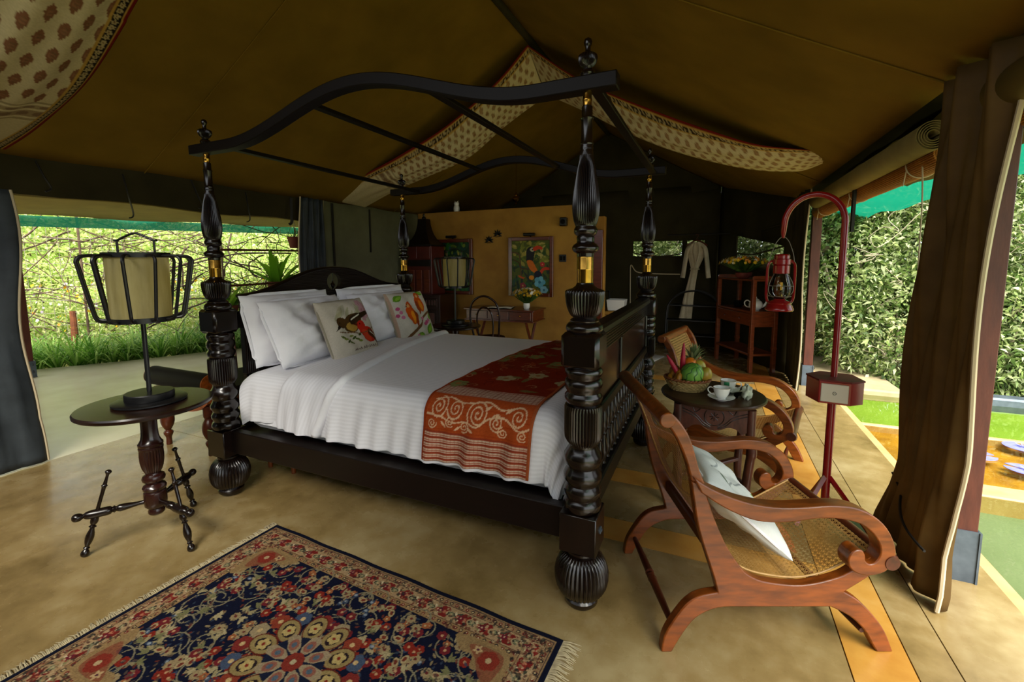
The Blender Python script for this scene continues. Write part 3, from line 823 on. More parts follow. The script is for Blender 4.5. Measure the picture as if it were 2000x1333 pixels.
# ------------------------------------------------------------------ runner
def runner_edges(b):
    t = (b-Y0)/(Y1-Y0); l = 1.525+.12*t; return l, l+.585
RB0, RB1 = B0+.005, B1-.005
NU, NV = 150, 560
def run(u, t):
    b = lerp(RB0, RB1, t); l, r = runner_edges(b)
    return drape(lerp(l, r, u), b, .022+.002*math.sin(u*9+b*30))
U, T = np.meshgrid(np.linspace(0, .585, NU+1), np.linspace(0, RB1-RB0, NV+1))
pr = Print(U, T, '7c2309')
LEN = RB1-RB0
def runner_end(flip):
    def yy(v): return LEN-v if flip else v
    def R_(x0, y0, x1, y1, c, a=1.0): pr.rect(x0, min(yy(y0), yy(y1)), x1, max(yy(y0), yy(y1)), c, a)
    R_(0, 0, .6, .165, '9c3c1e')
    k = 0; y = .004
    while y < .16:
        R_(0, y, .6, y+(.0045 if k % 3 else .008), ('d2bca2', '7a3424', 'dccab2')[k % 3], .78); y += .0085 if k % 3 else .011; k += 1
    for q in range(30): R_(.006+.0195*q, .004, .010+.0195*q, .158, '8a3a24', .35)
    R_(0, .165, .6, .335, 'a5461a')
    for q in range(6): R_(0, .175+.026*q, .6, .178+.026*q, '96300e', .6)
    cr = 'd9b08a'
    for cx, cy, r, a0, tn, w_ in ((.08, .272, .050, .3, 2.2, .0065), (.055, .200, .027, 2, 1.7, .0055), (.175, .272, .045, 4, -2.1, .0065), (.155, .215, .026, 1, 1.7, .0055), (.30, .262, .058, 1.2, 2.4, .007), (.235, .200, .028, 3, -1.8, .0055), (.405, .240, .040, 5, 2.1, .0065), (.44, .200, .028, .5, -1.8, .0055), (.51, .270, .045, 2.5, 2.0, .0065), (.54, .203, .026, 1, 1.7, .0055)):
        pr.stroke([(x, yy(v)) for x, v in spiral(cx, cy, .004, r, a0, tn)], w_, cr)
    for P in ([(.02, .24), (.1, .235), (.17, .215), (.24, .225), (.30, .21), (.36, .25), (.44, .26), (.52, .225), (.58, .24)], [(.05, .30), (.12, .318), (.2, .30), (.27, .305), (.34, .315), (.42, .29), (.5, .31)]):
        pr.stroke([(x, yy(v)) for x, v in spline(P, 6)], .007, cr)
    for cx, cy, ro in ((.12, .20, -.8), (.20, .19, .6), (.35, .29, .7), (.46, .29, .5), (.27, .19, -.5)):
        pr.leaf(cx, yy(cy), .022, .006, cr, ro if not flip else -ro)
    R_(0, .335, .6, .435, '9a5a44')
    for q in range(9): R_(0, .338+.011*q, .6, .344+.011*q, 'd2bca6', .75)
    for q in range(26): R_(.02+.0225*q, .34, .026+.0225*q, .432, '7a2414', .5)
runner_end(False); runner_end(True)
for k in range(150):
    x, y = rng.random()*.585, .45+rng.random()*(LEN-.9); ro = rng.random()*PI
    c = ('94401e', '5a1406', 'a8744e', '6d6a3a', 'b08e68', '8a3212')[k % 6]
    if k % 12 == 0: pr.flower(x, y, .055, 'a89a72' if k % 24 else '787a46', '9a6a3a', 5, ro, .7)
    elif k % 3 == 0: pr.leaf(x, y, .05, .016, c, ro, .8)
    else: pr.stroke(spiral(x, y, .006, .035, ro*2, .8, 10), .006, c, .7)
pr.rect(0, 0, .012, LEN, '94370f'); pr.rect(.573, 0, .6, LEN, 'a0502a')
pr.speckle(.25)
V = np.array([run(i/NU, j/NV) for j in range(NV+1) for i in range(NU+1)])
ro_ = link('bed_runner', np_mesh('bed_runner', V, grid_faces(NU, NV), 'runner_cloth', cols=pr.cols()))
tag(ro_, 'rust red patterned runner with cream scrollwork laid across the foot of the bed', 'bed runner')
s = ro_.modifiers.new('cloth', 'SOLIDIFY'); s.thickness = .006; s.offset = -1

# ------------------------------------------------------------------ pillows and cushions
def pillow_mesh(w_, h_, t_, mt, n=36, front=None, back=None, flange=0.0, seed=0):
    """cushion in the local yz plane, facing +x"""
    r = np.random.default_rng(seed); ph = r.random(6)*6
    def shp(u, v, sg):
        e = (1-abs(u)**2.6)*(1-abs(v)**2.6)
        k = 1-.06*(abs(u)**2)*(1-abs(v)**4)*0-.05*(1-v*v)*abs(u)**3*0
        wob = .012*math.sin(3*u+ph[0]+2*v)+.010*math.sin(6*v+ph[1]-3*u)+.006*math.sin(11*u+5*v+ph[2])+.004*math.sin(17*v-9*u+ph[3])
        inw = .045*(u*u*(1-v*v)); inh = .045*(v*v*(1-u*u))
        wob *= .4 if front is not None else 1
        return (sg*t_/2*(max(e, 0)**.42)+wob*e*2, u*(w_/2)*(1-inw)*k, v*(h_/2)*(1-inh))
    V = []; uv = []
    for sg in (1, -1):
        for j in range(n+1):
            for i in range(n+1):
                u, v = -1+2*i/n, -1+2*j/n
                V.append(shp(u, v, sg)); uv.append((u, v))
    F1 = grid_faces(n, n); F2 = grid_faces(n, n, True)+(n+1)**2
    cols = None
    if front is not None:
        uvn = np.array(uv[:(n+1)**2]); X = uvn[:, 0].reshape(n+1, n+1); Y = uvn[:, 1].reshape(n+1, n+1)
        pf = front(X, Y).cols(); pbk = np.tile(np.array(lin(back)), ((n+1)**2, 1)); cols = np.vstack([pf, pbk])
    return np_mesh('pillow', np.array(V), np.vstack([F1, F2]), mt, cols=cols)
def rot_face(tilt, yaw=0, spin=0): return (spin, -tilt, yaw)
pil = [('front', .235, .50, 1.035, 'plump white pillow standing in front at the near side of the bed', .70, .47, .20, 25),
       ('front', .225, 1.29, 1.03, 'plump white pillow between the two bird cushions', .66, .46, .20, 26),
       ('back', .10, .47, 1.055, 'white pillow tucked against the headboard at the near side', .74, .48, .16, 15),
       ('back', .10, 1.33, 1.055, 'white pillow tucked against the headboard at the far side', .80, .47, .16, 14)]
for k, (nm, x, y, z, lab, w_, h_, t_, tl) in enumerate(pil):
    p = thing('pillow', lab, 'pillow', (x, y, z), 0, 'white bed pillows', rot=(0, -math.radians(tl), math.radians((3, -5, 2, -2)[k])))
    link('pillow_case', pillow_mesh(w_, h_, t_, 'white_linen', 32, seed=k), p)
    m = MB(); n = 44
    ring = [(0, math.copysign(abs(math.cos(a))**.3, math.cos(a))*w_*.497, math.copysign(abs(math.sin(a))**.3, math.sin(a))*h_*.497) for a in np.linspace(0, 2*PI, n, endpoint=False)]
    m.tube([(q[0]+.006*math.sin(i*2.3), q[1], q[2]) for i, q in enumerate(ring)], .011, 6, closed=True, flat=.5); m.build('flange', 'white_linen', p)
def bird(pr, cx, cy, s, face, body, wing, belly, beak, ang):
    """a small songbird in flat print: body, head, tail, wing, beak"""
    ca, sa = math.cos(ang), math.sin(ang)
    def P(u, v): return (cx+s*(u*ca*face-v*sa), cy+s*(u*sa*face+v*ca))
    pr.poly([P(-.9, -.35), P(-1.9, -.62), P(-1.95, -.35), P(-.8, .15)], wing)
    pr.poly([P(*q) for q in spline([(-1.0, -.1), (-.5, .42), (.2, .62), (.75, .5), (.95, .1), (.6, -.45), (0, -.68), (-.6, -.5)], 4, True)], body)
    pr.poly([P(*q) for q in spline([(-.3, -.5), (.3, .2), (.75, .2), (.55, -.38), (.1, -.6)], 4, True)], belly)
    q = P(.85, .62); pr.ell(q[0], q[1], .42*s, .40*s, body)
    pr.poly([P(1.2, .72), P(1.75, .55), P(1.18, .48)], beak)
    q = P(.98, .72); pr.ell(q[0], q[1], .06*s, .06*s, '120c08')
    pr.poly([P(*q) for q in spline([(-1.3, -.2), (-.4, .35), (.25, .35), (.1, -.1), (-.6, -.3)], 4, True)], wing)
    pr.stroke([P(-.9, .0), P(0, .22)], .09*s, 'e8e0cc')
def cushion_a(X, Y):
    pr = Print(X, Y, 'c4bcac'); rr = np.random.default_rng(3)
    for k in range(9): pr.leaf(-.5+.12*k, .45+.18*math.sin(k), .28, .07, ('8f8f62', 'a39d76', '9b9a7e')[k % 3], .6+.15*k, .6)
    for k in range(5): pr.flower(.55+.1*k*(k % 2), .75-.22*k*.5, .17, 'b98e96', 'a5727e', 6, k, .6)
    pr.ring(.78, .45, .10, .16, 'b07f88', .6); pr.ring(.78, .45, .2, .23, 'b07f88', .5)
    bird(pr, -.04, .18, .44, -1, '4a3214', '33220f', 'b08a3a', '1e140a', .55)
    bird(pr, .50, -.28, .37, -1, 'b02414', '47240f', 'b83a1e', '5a1a0c', -.35)
    for k in range(9): pr.leaf(-.62+.09*k, -.22-.07*(k % 4), .10, .035, ('4f5a1e', '6f7a2e', '3c4a18')[k % 3], -.6+.5*(k % 3))
    pr.stroke(spline([(-.7, -.05), (-.2, -.12), (.3, -.2), (.9, -.05)], 5), .03, '6a4a2a')
    # two lines of brushed lettering
    for ln, (y0, x0, x1) in enumerate(((-.66, -.35, .9), (-.82, -.2, .75))):
        x = x0
        while x < x1:
            wv = .05+.05*rr.random()
            pr.stroke([(x, y0-.03), (x+wv*.4, y0+.05*rr.random()), (x+wv, y0-.03*rr.random())], .028, '5c4038', .85)
            x += wv+(.07 if rr.random() > .75 else .025)
    pr.rect(-1, -1, 1, -.93, 'c8bfae', .5)
    return pr.speckle(.14)
def cushion_b(X, Y):
    pr = Print(X, Y, 'c3beb0'); 
    for cx, cy, r, a in ((-.62, .72, .26, .4), (.7, .88, .22, -.3), (.62, -.62, .28, .9), (.1, -.88, .24, -.5), (.86, -.1, .18, 1.2)):
        pr.leaf(cx, cy, r, r*.5, '5f8f22', a); pr.leaf(cx+.03, cy, r*.75, r*.22, '86b33a', a)
    pr.stroke(spline([(-.9, -1), (-.4, -.72), (.1, -.45), (.45, -.1), (.95, .08)], 6), [.16]*3+[.13]*10+[.09]*12, '6b4a2a')
    for k, (x, y) in enumerate(((-.8, .3), (-.7, .15), (-.85, .05), (-.68, -.05), (.55, -.35), (.68, -.28), (.45, -.42), (-.1, -.85), (-.25, -.92), (.3, -.2))):
        pr.ell(x, y, .08, .07, ('b04a72', 'c06a8c')[k % 2])
    for cx, cy, s_, fc in ((-.22, -.02, .33, -1), (.42, .40, .30, 1)):
        pr.poly([(cx+s_*u, cy+s_*v) for u, v in spline([(-.75, .1), (-.6, .8), (-.1, 1.15), (.45, .9), (.75, .1), (.55, -.7), (.05, -1.15), (-.5, -.8)], 4, True)], 'c85210')
        pr.poly([(cx+s_*u, cy+s_*v) for u, v in spline([(-.2, -.5), (0, .5), (.4, .3), (.35, -.5), (.05, -1.0)], 4, True)], 'dd8a1c')
        pr.poly([(cx+s_*u*fc, cy+s_*v) for u, v in spline([(-.75, .2), (-.45, .5), (-.25, -.3), (-.35, -1.2), (-.6, -1.4), (-.7, -.5)], 4, True)], '8a3a10')
        pr.ell(cx+.05*s_, cy+1.25*s_, .5*s_, .48*s_, 'c8500e'); pr.ell(cx+.1*s_*fc, cy+1.2*s_, .26*s_, .24*s_, 'dba060')
        pr.ell(cx+.25*s_*fc, cy+1.35*s_, .07*s_, .07*s_, '150c06'); pr.poly([(cx+.3*s_*fc, cy+1.25*s_), (cx+.62*s_*fc, cy+1.1*s_), (cx+.3*s_*fc, cy+1.05*s_)], '5a3a18')
    pr.rect(-1, -1, -.94, 1, 'a5724e', .6)
    return pr.speckle(.12)
def cushion_c(X, Y):
    pr = Print(X, Y, 'd9dcd8')
    for k, (x, y, r, a, c) in enumerate(((-.35, -.62, .28, .9, '5f7a22'), (-.12, -.42, .26, 1.9, '7f9a2e'), (-.5, -.45, .22, .3, '3f6a2a'), (-.5, .6, .2, .5, '6d7a6a'))): pr.leaf(x, y, r, r*.4, c, a)
    bird(pr, -.25, -.50, .17, 1, 'd08a14', 'b85a14', 'e0b03a', '4a3a1a', .9)
    pr.stroke(spline([(-.7, .5), (-.4, .35), (-.2, .1), (0, 0)], 5), .04, '5a6266', .7)
    pr.stroke(spline([(-.3, .8), (0, .55), (.2, .5)], 5), .04, '6a7276', .7)
    return pr.speckle(.08)
def cushion(lab, loc, rot, sz, thick, fn, back, pc, seed):
    p = thing('cushion', lab, 'cushion', loc, rot=rot)
    link('cushion_cover', pillow_mesh(sz, sz, thick, 'cushion_print', 110, fn, back, seed=seed), p)
    ring = [(0, math.copysign(abs(math.cos(a))**.28, math.cos(a))*sz*.486, math.copysign(abs(math.sin(a))**.28, math.sin(a))*sz*.486) for a in np.linspace(0, 2*PI, 60, endpoint=False)]
    m = MB(); m.tube(ring, .006, 6, closed=True); m.build('piping_cord', pc, p)
    return p
cushion('square linen cushion printed with a brown bird and a red bird', (.45, .63, 1.01), (0, -math.radians(22), math.radians(4)), .47, .15, cushion_a, 'b9b0a0', 'pillow_piping', 5)
cushion('square cushion printed with two orange birds on a branch', (.39, 1.43, 1.015), (0, -math.radians(22), math.radians(-6)), .46, .15, cushion_b, 'b9b0a0', 'pillow_piping', 6)

# ================================================================== pedestal side tables and caged lamps
def side_table(label, loc, rz):
    t = thing('side_table', label, 'side table', loc, rz, 'tripod pedestal side tables')
    MB().lathe([(0, .735), (.286, .735), (.293, .741), (.294, .753), (.288, .761), (0, .762)], 64).build('table_top', 'table_dark', t)
    rd = lambda z: .004 if .375 < z < .505 else 0
    prof = [(.0, .135), (.03, .137), (.037, .145), (.038, .158), (.033, .17), (.042, .18), (.050, .19), (.052, .21), (.052, .255), (.050, .265), (.043, .270), (.052, .280), (.054, .292), (.048, .304), (.036, .312), (.038, .318), (.050, .330), (.053, .343), (.048, .356), (.036, .364), (.034, .372),
            (.040, .382), (.048, .405), (.053, .435), (.0545, .47), (.053, .50), (.0555, .508), (.0555, .516), (.052, .52), (.056, .527), (.056, .537), (.050, .545), (.043, .56), (.039, .58), (.037, .61), (.037, .65), (.040, .69), (.045, .725), (.06, .735), (0, .736)]
    MB().lathe(prof, 96, reeds=24, reed=rd).build('column', 'walnut', t)
    for k in range(3):
        a = math.radians(238.5-120*k); R = Matrix.Rotation(a, 4, 'Z')
        ax = R @ Matrix.Translation((.045, 0, .215)) @ Matrix.Rotation(PI/2, 4, 'Y')
        m = MB(); m.lathe(spline([(.012, 0), (.011, .03), (.017, .075), (.019, .105), (.012, .118), (.019, .126), (.013, .134), (.021, .142), (.0225, .165), (.0225, .215), (.017, .238), (.010, .246), (.016, .253), (.021, .265), (.019, .28), (.010, .289), (0, .290)], 2), 20, ax)
        sp = m.build('spoke', 'ebony', t)
        lg = MB()
        top, foot = Vector((.175, 0, .435)), Vector((.305, 0, 0)); d = top-foot; L = d.length
        Ml = R @ Matrix.Translation(foot) @ d.to_track_quat('Z', 'Y').to_matrix().to_4x4()
        lg.lathe(spline([(.006, 0), (.015, .006), (.0185, .018), (.014, .032), (.008, .040), (.014, .047), (.009, .054), (.015, .075), (.0185, .10), (.015, .125), (.009, .150), (.016, .157), (.009, .164), (.016, .178), (.0165, .195), (.0105, .22), (.0085, .25), (.0085, .33), (.010, .362), (.014, .368), (.009, .374), (.0085, .385), (.007, .40), (.007, .425), (.013, .436), (.014, .443), (.008, .450), (0, .4525)], 2), 18, Ml)
        lg.build('leg', 'ebony', t)
    return t
def caged_lamp(label, loc, rz):
    t = thing('table_lamp', label, 'table lamp', loc, rz, 'caged table lamps')
    MB().lathe([(0, 0), (.158, 0), (.163, .004), (.163, .011), (.155, .015), (.106, .016), (.108, .020), (.108, .050), (.104, .055), (0, .056)], 56).build('base', 'black_metal', t)
    MB().lathe([(.011, .05), (.011, .46), (.02, .462), (.02, .475), (0, .476)], 18).build('pole', 'black_metal', t)
    z0, z1 = .445, .778
    MB().lathe([(.128, z0+.012), (.1325, z1-.01)], 48, cap=False).build('shade', 'lamp_parchment', t)['label'] = 'parchment drum shade'
    for r, z in ((.137, z0), (.142, z1)):
        MB().lathe([(r-.008, z-.013), (r, z-.013), (r, z+.013), (r-.008, z+.013), (r-.008, z-.013)], 48, cap=False).build('hoop', 'black_metal', t)
    m = MB()
    for k in range(3):
        a = 2*PI*k/3; m.tube([(0, 0, z0), (.13*math.cos(a), .13*math.sin(a), z0)], .005, 6)
    m.build('spider', 'black_metal', t)
    rod = spline([(.14, z1-.004), (.19, z1-.004), (.222, z1-.010), (.235, z1-.030), (.231, z1-.06), (.212, z1-.17), (.192, z0+.055), (.184, z0+.020), (.168, z0+.004), (.137, z0)], 5)
    for k in range(12):
        a = 2*PI*(k+.5)/12
        MB().tube([(r*math.cos(a), r*math.sin(a), z) for r, z in rod], .008, 8).build('cage_rod', 'black_metal', t)
    h = MB()
    a = math.radians(25); ca, sa = math.cos(a), math.sin(a)
    for s in (-1, 1):
        h.tube([(s*.088*ca, s*.088*sa, z1), (s*.088*ca, s*.088*sa, z1+.076)], .0055, 8)
    arch = spline([(-.102, .076), (-.085, .076), (-.055, .092), (0, .112), (.055, .092), (.085, .076), (.102, .076)], 5)
    h.tube([(x*ca, x*sa, z1+z) for x, z in arch], .006, 8)
    h.tube([(-.14*ca, -.14*sa, z1), (.14*ca, .14*sa, z1)], .005, 6)
    h.build('handle', 'black_metal', t)
    return t
side_table('dark round tripod table at the near corner of the bed', (.09, -.47, 0), 0)
caged_lamp('black caged lamp with parchment shade on the nearest round table', (.095, -.455, .763), .1)
side_table('dark round tripod table on the far side of the bed', (.10, 2.66, 0), .9)
caged_lamp('black caged lamp with parchment shade in front of the green painting', (.09, 2.68, .763), .45)

# ================================================================== patterned rug
RW, RH = 1.74, 1.10
nu, nv = 580, 366
U, T = np.meshgrid(np.linspace(-RW/2, RW/2, nu+1), np.linspace(-RH/2, RH/2, nv+1))
pr = Print(U, T, '0e1226')
ins = lambda a: (-RW/2+a, -RH/2+a, RW/2-a, RH/2-a)
pr.rect(*ins(.022), 'a08058'); pr.rect(*ins(.028), '2a2030'); pr.rect(*ins(.031), 'a17f5a'); pr.rect(*ins(.056), '3a2a2a'); pr.rect(*ins(.059), 'b3946c')
pr.rect(*ins(.128), '5a3a30'); pr.rect(*ins(.131), 'a08056'); pr.rect(*ins(.157), '1a1424')
pr.rect(*ins(.160), '10142c')
def border(fn, inset, step):
    x = -RW/2+inset
    n = int((RW-2*inset)/step)
    for k in range(n+1):
        q = -RW/2+inset+(RW-2*inset)*k/n
        fn(q, RH/2-inset, k, 0); fn(q, -RH/2+inset, k, PI)
    n = int((RH-2*inset)/step)
    for k in range(1, n):
        q = -RH/2+inset+(RH-2*inset)*k/n
        fn(-RW/2+inset, q, k, PI/2); fn(RW/2-inset, q, k, -PI/2)
def small(x, y, k, a):
    if k % 2: pr.ell(x, y, .008, .008, '7a2a24'); pr.ell(x, y, .003, .003, 'd8c8a0')
    else: pr.ell(x, y, .009, .009, '2a2224'); pr.ell(x, y, .0045, .0045, 'c9b080')
border(small, .044, .027); border(small, .144, .027)
def mainb(x, y, k, a):
    if k % 3 == 0:
        pr.flower(x, y, .030, '7f2420', 'c07a5a', 6, a, .8); pr.flower(x+.018*math.cos(a), y+.018*math.sin(a), .017, '93342a', 'd0a080', 5)
        pr.flower(x-.02*math.cos(a), y-.02*math.sin(a), .015, '6e2030', 'caa080', 5)
    elif k % 3 == 1:
        pr.ell(x, y, .025, .018, 'b89c74', a); pr.ell(x, y, .018, .013, '31302a', a); pr.flower(x, y, .014, '8c8a66', 'c9b080', 5)
    else:
        for s in (-1, 1):
            pr.leaf(x+.012*s*math.sin(a), y+.012*s*math.cos(a), .02, .007, ('8d8358', '4a4a3a')[(k//3) % 2], a+s*.7); pr.leaf(x-.014*s, y+.01*s, .014, .005, 'dcc9a0', a-s)
        pr.flower(x, y, .012, 'a04a3a', 'd8b890', 5)
border(mainb, .094, .034)
r5 = np.random.default_rng(15)
for k in range(2600):
    side = k % 4; q = r5.random()-.5; dpt = .03+.125*r5.random()
    if side < 2: x, y = q*(RW-.06), (RH/2-dpt)*(1 if side else -1)
    else: x, y = (RW/2-dpt)*(1 if side == 2 else -1), q*(RH-.06)
    s_ = .002+.0045*r5.random()
    pr.ell(x, y, s_*1.6, s_, ('2a2424', 'c4a67c', '6a2a24', '8c6a4a', '3a3a30', 'b08c62', '4a2020')[k % 7], r5.random()*3, .8)
# vines and blossoms on the navy field
r2 = np.random.default_rng(5)
fw, fh = RW/2-.17, RH/2-.17
def mirror(x, y):
    return [(x*sx, y*sy, sx, sy) for sx in (-1, 1) for sy in (-1, 1)]
for k in range(26):
    cx, cy = r2.random()*fw, r2.random()*fh; a0 = r2.random()*6; tn = .75*(1 if r2.random() > .5 else -1)
    sp_ = spiral(0, 0, .018, .085, a0, tn, 16)
    for x, y, sx, sy in mirror(cx, cy):
        pr.stroke([(x+p*sx, y+q*sy) for p, q in sp_], .0055, '8f866a')
for k in range(150):
    cx, cy = r2.random()*fw, r2.random()*fh; kind = k % 9; ro = r2.random()*6
    for x, y, sx, sy in mirror(cx, cy):
        if kind in (0, 4): pr.flower(x, y, .022, '8c2a1e' if kind else '76242a', 'c89a70', 6, ro, .75)
        elif kind == 1: pr.flower(x, y, .022, 'a8926a', '6a2a2a', 8, ro, .55)
        elif kind == 2: pr.ell(x, y, .020, .013, 'b8a276', ro*sx*sy); pr.ell(x, y, .011, .007, '7a3628', ro*sx*sy)
        elif kind == 3: pr.ell(x, y, .016, .010, '3c4a62', ro*sx*sy); pr.ell(x, y, .008, .006, '9aa2a8')
        elif kind == 5: pr.flower(x, y, .016, 'a8643c', 'd0b884', 5, ro, .7)
        else:
            for q in (-.7, 0, .7): pr.leaf(x+.012*math.cos(ro+q), y+.012*math.sin(ro+q), .022, .0065, ('a89a70', '7d7a52', 'b8a87e')[k % 3], (ro+q)*(1 if sx*sy > 0 else -1))
for k in range(1500):
    x, y = (r5.random()*2-1)*fw, (r5.random()*2-1)*fh; s_ = .005+.008*r5.random()
    pr.leaf(x, y, s_, s_*.42, ('8d7c5a', 'a08c64', '5a4a40', '6e3428', '3a4658', '10142c')[k % 6], r5.random()*6, .85)
# corner spandrels
for sx in (-1, 1):
    for sy in (-1, 1):
        def Q(u, v_): return (sx*(fw-u), sy*(fh-v_))
        pr.poly([Q(*p) for p in spline([(-.012, -.012), (.22, -.012), (.17, .05), (.12, .05), (.10, .10), (.05, .10), (.04, .16), (-.012, .19)], 4, True)], 'a08256', .9)
        pr.poly([Q(*p) for p in spline([(.005, .005), (.15, .01), (.10, .06), (.06, .11), (.008, .13)], 4, True)], '8a4a34', .8)
        x, y = Q(.05, .045); pr.flower(x, y, .042, '8c3426', 'c8ac80', 6, .4, .8); pr.flower(*Q(.11, .02), .02, 'c9a878', '5a2a3a', 5)
# centre medallion
for k in range(16):
    a = 2*PI*k/16+.2; x, y = .255*math.cos(a), .185*math.sin(a)
    pr.flower(x, y, .036, ('86302a', '4a5870', '94402c', 'a89470')[k % 4], 'd8b880', 6, a, .8)
for k in range(10):
    a = 2*PI*k/10; x, y = .175*math.cos(a), .15*math.sin(a)
    pr.ell(x, y, .062, .046, '6a2a1c', a); pr.ell(x, y, .056, .041, 'a08a58', a); pr.ell(x, y, .036, .026, '2a1c22', a); pr.flower(x, y, .026, 'c9b070', '8a2a20', 5, a, .7)
pr.ell(0, 0, .125, .105, '1a2036')
for k in range(8):
    a = 2*PI*k/8; pr.poly([(.135*math.cos(a+d)*r, .115*math.sin(a+d)*r) for d, r in ((-.36, .55), (-.2, .95), (0, 1.1), (.2, .95), (.36, .55), (0, .2))], 'a89474')
    pr.ell(.088*math.cos(a), .074*math.sin(a), .026, .020, '9a6250', a); pr.ell(.088*math.cos(a), .074*math.sin(a), .012, .010, '5a6a78', a)
pr.flower(0, 0, .040, '8a3428', 'c8b890', 8, 0, .8)
pr.tone(.70); pr.speckle(.5)
zz = .0105+.0012*rng.random((nv+1)*(nu+1))
edge = (np.abs(U.ravel()) > RW/2-.002) | (np.abs(T.ravel()) > RH/2-.002)
zz[edge] = .0015
wv = .0025*np.sin(U.ravel()*17)*(np.abs(T.ravel()) > RH/2-.03)
V = np.stack([U.ravel(), T.ravel()+wv, zz], 1)
rug = thing('rug', 'navy and brick patterned oriental rug with fringed ends', 'rug', (1.444, -.735, .0), math.radians(-3.1))
link('pile', np_mesh('pile', V, grid_faces(nu, nv), 'rug_pile', cols=pr.cols()), rug)
MB().box((0, 0, .003), (RW-.01, RH-.01, .005)).build('rug_backing', 'fringe_cotton', rug)
for s in (-1, 1):
    m = MB(); r3 = random.Random(4+s)
    for k in range(250):
        y = -RH/2+RH*(k+.5)/250; L = .035+.02*r3.random()+(.02 if s > 0 else 0); dy = (r3.random()-.5)*.03
        b = s*RW/2
        m.tube([(b-s*.004, y, .006), (b+s*L*.4, y+dy*.3, .010+.006*r3.random()), (b+s*L, y+dy, .004)], [.0030, .0026, .0012], 4)
    o = m.build('fringe', 'fringe_cotton', rug); o['kind'] = 'stuff'; o['label'] = 'cream knotted cotton fringe'

# ================================================================== cane planter chairs
NW = .58                                   # spacing of the two side frames
FRAME = ([(-.022, 0), (.018, 0)]+spline([(.018, 0), (.057, .076), (.108, .145), (.187, .184), (.285, .188)], 4)[1:]+spline([(.615, .188), (.689, .149), (.747, .095), (.788, .027), (.805, 0)], 4)
         + [(.866, 0)]+spline([(.866, 0), (.828, .086), (.778, .154), (.72, .212), (.660, .249)], 4)[1:]+spline([(.660, .249), (.731, .298), (.785, .340), (.825, .357)], 4)[1:]
         + [(.838, .372), (.838, .390), (.825, .405), (.805, .410)]+spline([(.805, .410), (.758, .393), (.695, .345), (.633, .308), (.502, .277), (.369, .289), (.305, .313), (.268, .347), (.211, .432), (.163, .534), (.133, .618), (.118, .676)], 4)[1:]
         + [(.068, .690)]+spline([(.068, .690), (.093, .544), (.118, .451), (.164, .318), (.184, .247)], 4)[1:]+spline([(.184, .247), (.114, .232), (.062, .193), (.011, .116), (-.014, .06), (-.022, 0)], 4)[1:-1])
UPPER = spline([(.120, .676), (.098, .727), (.082, .781), (.058, .853), (.028, .904), (-.004, .940), (-.032, .950), (-.054, .938), (-.056, .918), (-.036, .905), (-.012, .886), (.022, .826), (.050, .755), (.068, .690)], 3)
ARM = spline([(.069, .712), (.131, .672), (.219, .633), (.308, .608), (.395, .598), (.482, .600), (.568, .606), (.655, .598), (.727, .567), (.783, .516), (.817, .449), (.820, .393), (.789, .347), (.732, .331), (.682, .342), (.654, .368), (.650, .402), (.668, .430), (.696, .432), (.710, .412), (.712, .392), (.728, .377), (.750, .385), (.765, .412), (.762, .449), (.733, .496), (.686, .533), (.615, .553), (.528, .556), (.442, .544), (.355, .541), (.276, .555), (.178, .601), (.097, .656)], 3)
CANE = spline([(-.022, .912), (.022, .828), (.062, .735), (.098, .632), (.136, .532), (.186, .43), (.246, .35), (.310, .308), (.40, .285), (.50, .276), (.60, .295), (.69, .342), (.79, .398)], 5)
def cane_at(s):
    """point and normal on the sling of the chair at arc length fraction s"""
    P = CANE; L = cane_at.L; d = s*L[-1]; i = int(np.searchsorted(L, d, 'right')-1); i = min(max(i, 0), len(P)-2)
    t = (d-L[i])/(L[i+1]-L[i]+1e-9); a, b = P[i], P[i+1]
    tx, tz = b[0]-a[0], b[1]-a[1]; n = math.hypot(tx, tz)
    return lerp(a[0], b[0], t), lerp(a[1], b[1], t), -tz/n, tx/n
cane_at.L = [0]
for a, b in zip(CANE, CANE[1:]): cane_at.L.append(cane_at.L[-1]+math.hypot(b[0]-a[0], b[1]-a[1]))
def cane_weave():
    m = MB(); LL = cane_at.L[-1]; n0, n1 = .022, NW-.022; W_ = n1-n0; pitch = .0185
    def pt(s, y, off): x, z, nx, nz = cane_at(min(max(s/LL, 0), 1)); return Vector((x+nx*off, y, z+nz*off))
    def strip(pts, wv):
        v = []; f = []
        for p, w_ in zip(pts, wv): v += [p-w_, p+w_]
        for k in range(len(pts)-1): f.append((2*k, 2*k+1, 2*k+3, 2*k+2))
        m.add(v, f)
    k = 0; s = .006
    while s < LL-.004:
        for d in (-.0022, .0022):
            a = pt(s+d-.0012, 0, .0006); b = pt(s+d+.0012, 0, .0006)
            m.add([(a.x, n0, a.z), (b.x, n0, b.z), (b.x, n1, b.z), (a.x, n1, a.z)], [(0, 1, 2, 3)])
        s += pitch
    y = n0+.006
    N = 46
    while y < n1-.004:
        for d in (-.0022, .0022):
            strip([pt(LL*q/N, y+d, -.0006) for q in range(N+1)], [Vector((0, .0012, 0))]*(N+1))
        y += pitch
    for sg in (-1, 1):
        c = -W_ if sg > 0 else 0
        while c < LL+(W_ if sg < 0 else 0):
            pts = []
            for q in range(27):
                y = n0+W_*q/26; s = c+sg*(y-n0)*1.0 if sg > 0 else c-(y-n0)
                if sg < 0: s = c-(y-n0)
                if 0 <= s <= LL: pts.append(pt(s, y, .0012*sg))
            if len(pts) > 1: strip(pts, [Vector((0, .0013, 0))]*len(pts))
            c += pitch
    return m.mesh('cane_weave', 'cane', None)
frame_me = MB().prism(FRAME, -.019, .019).mesh('side_frame', 'teak')
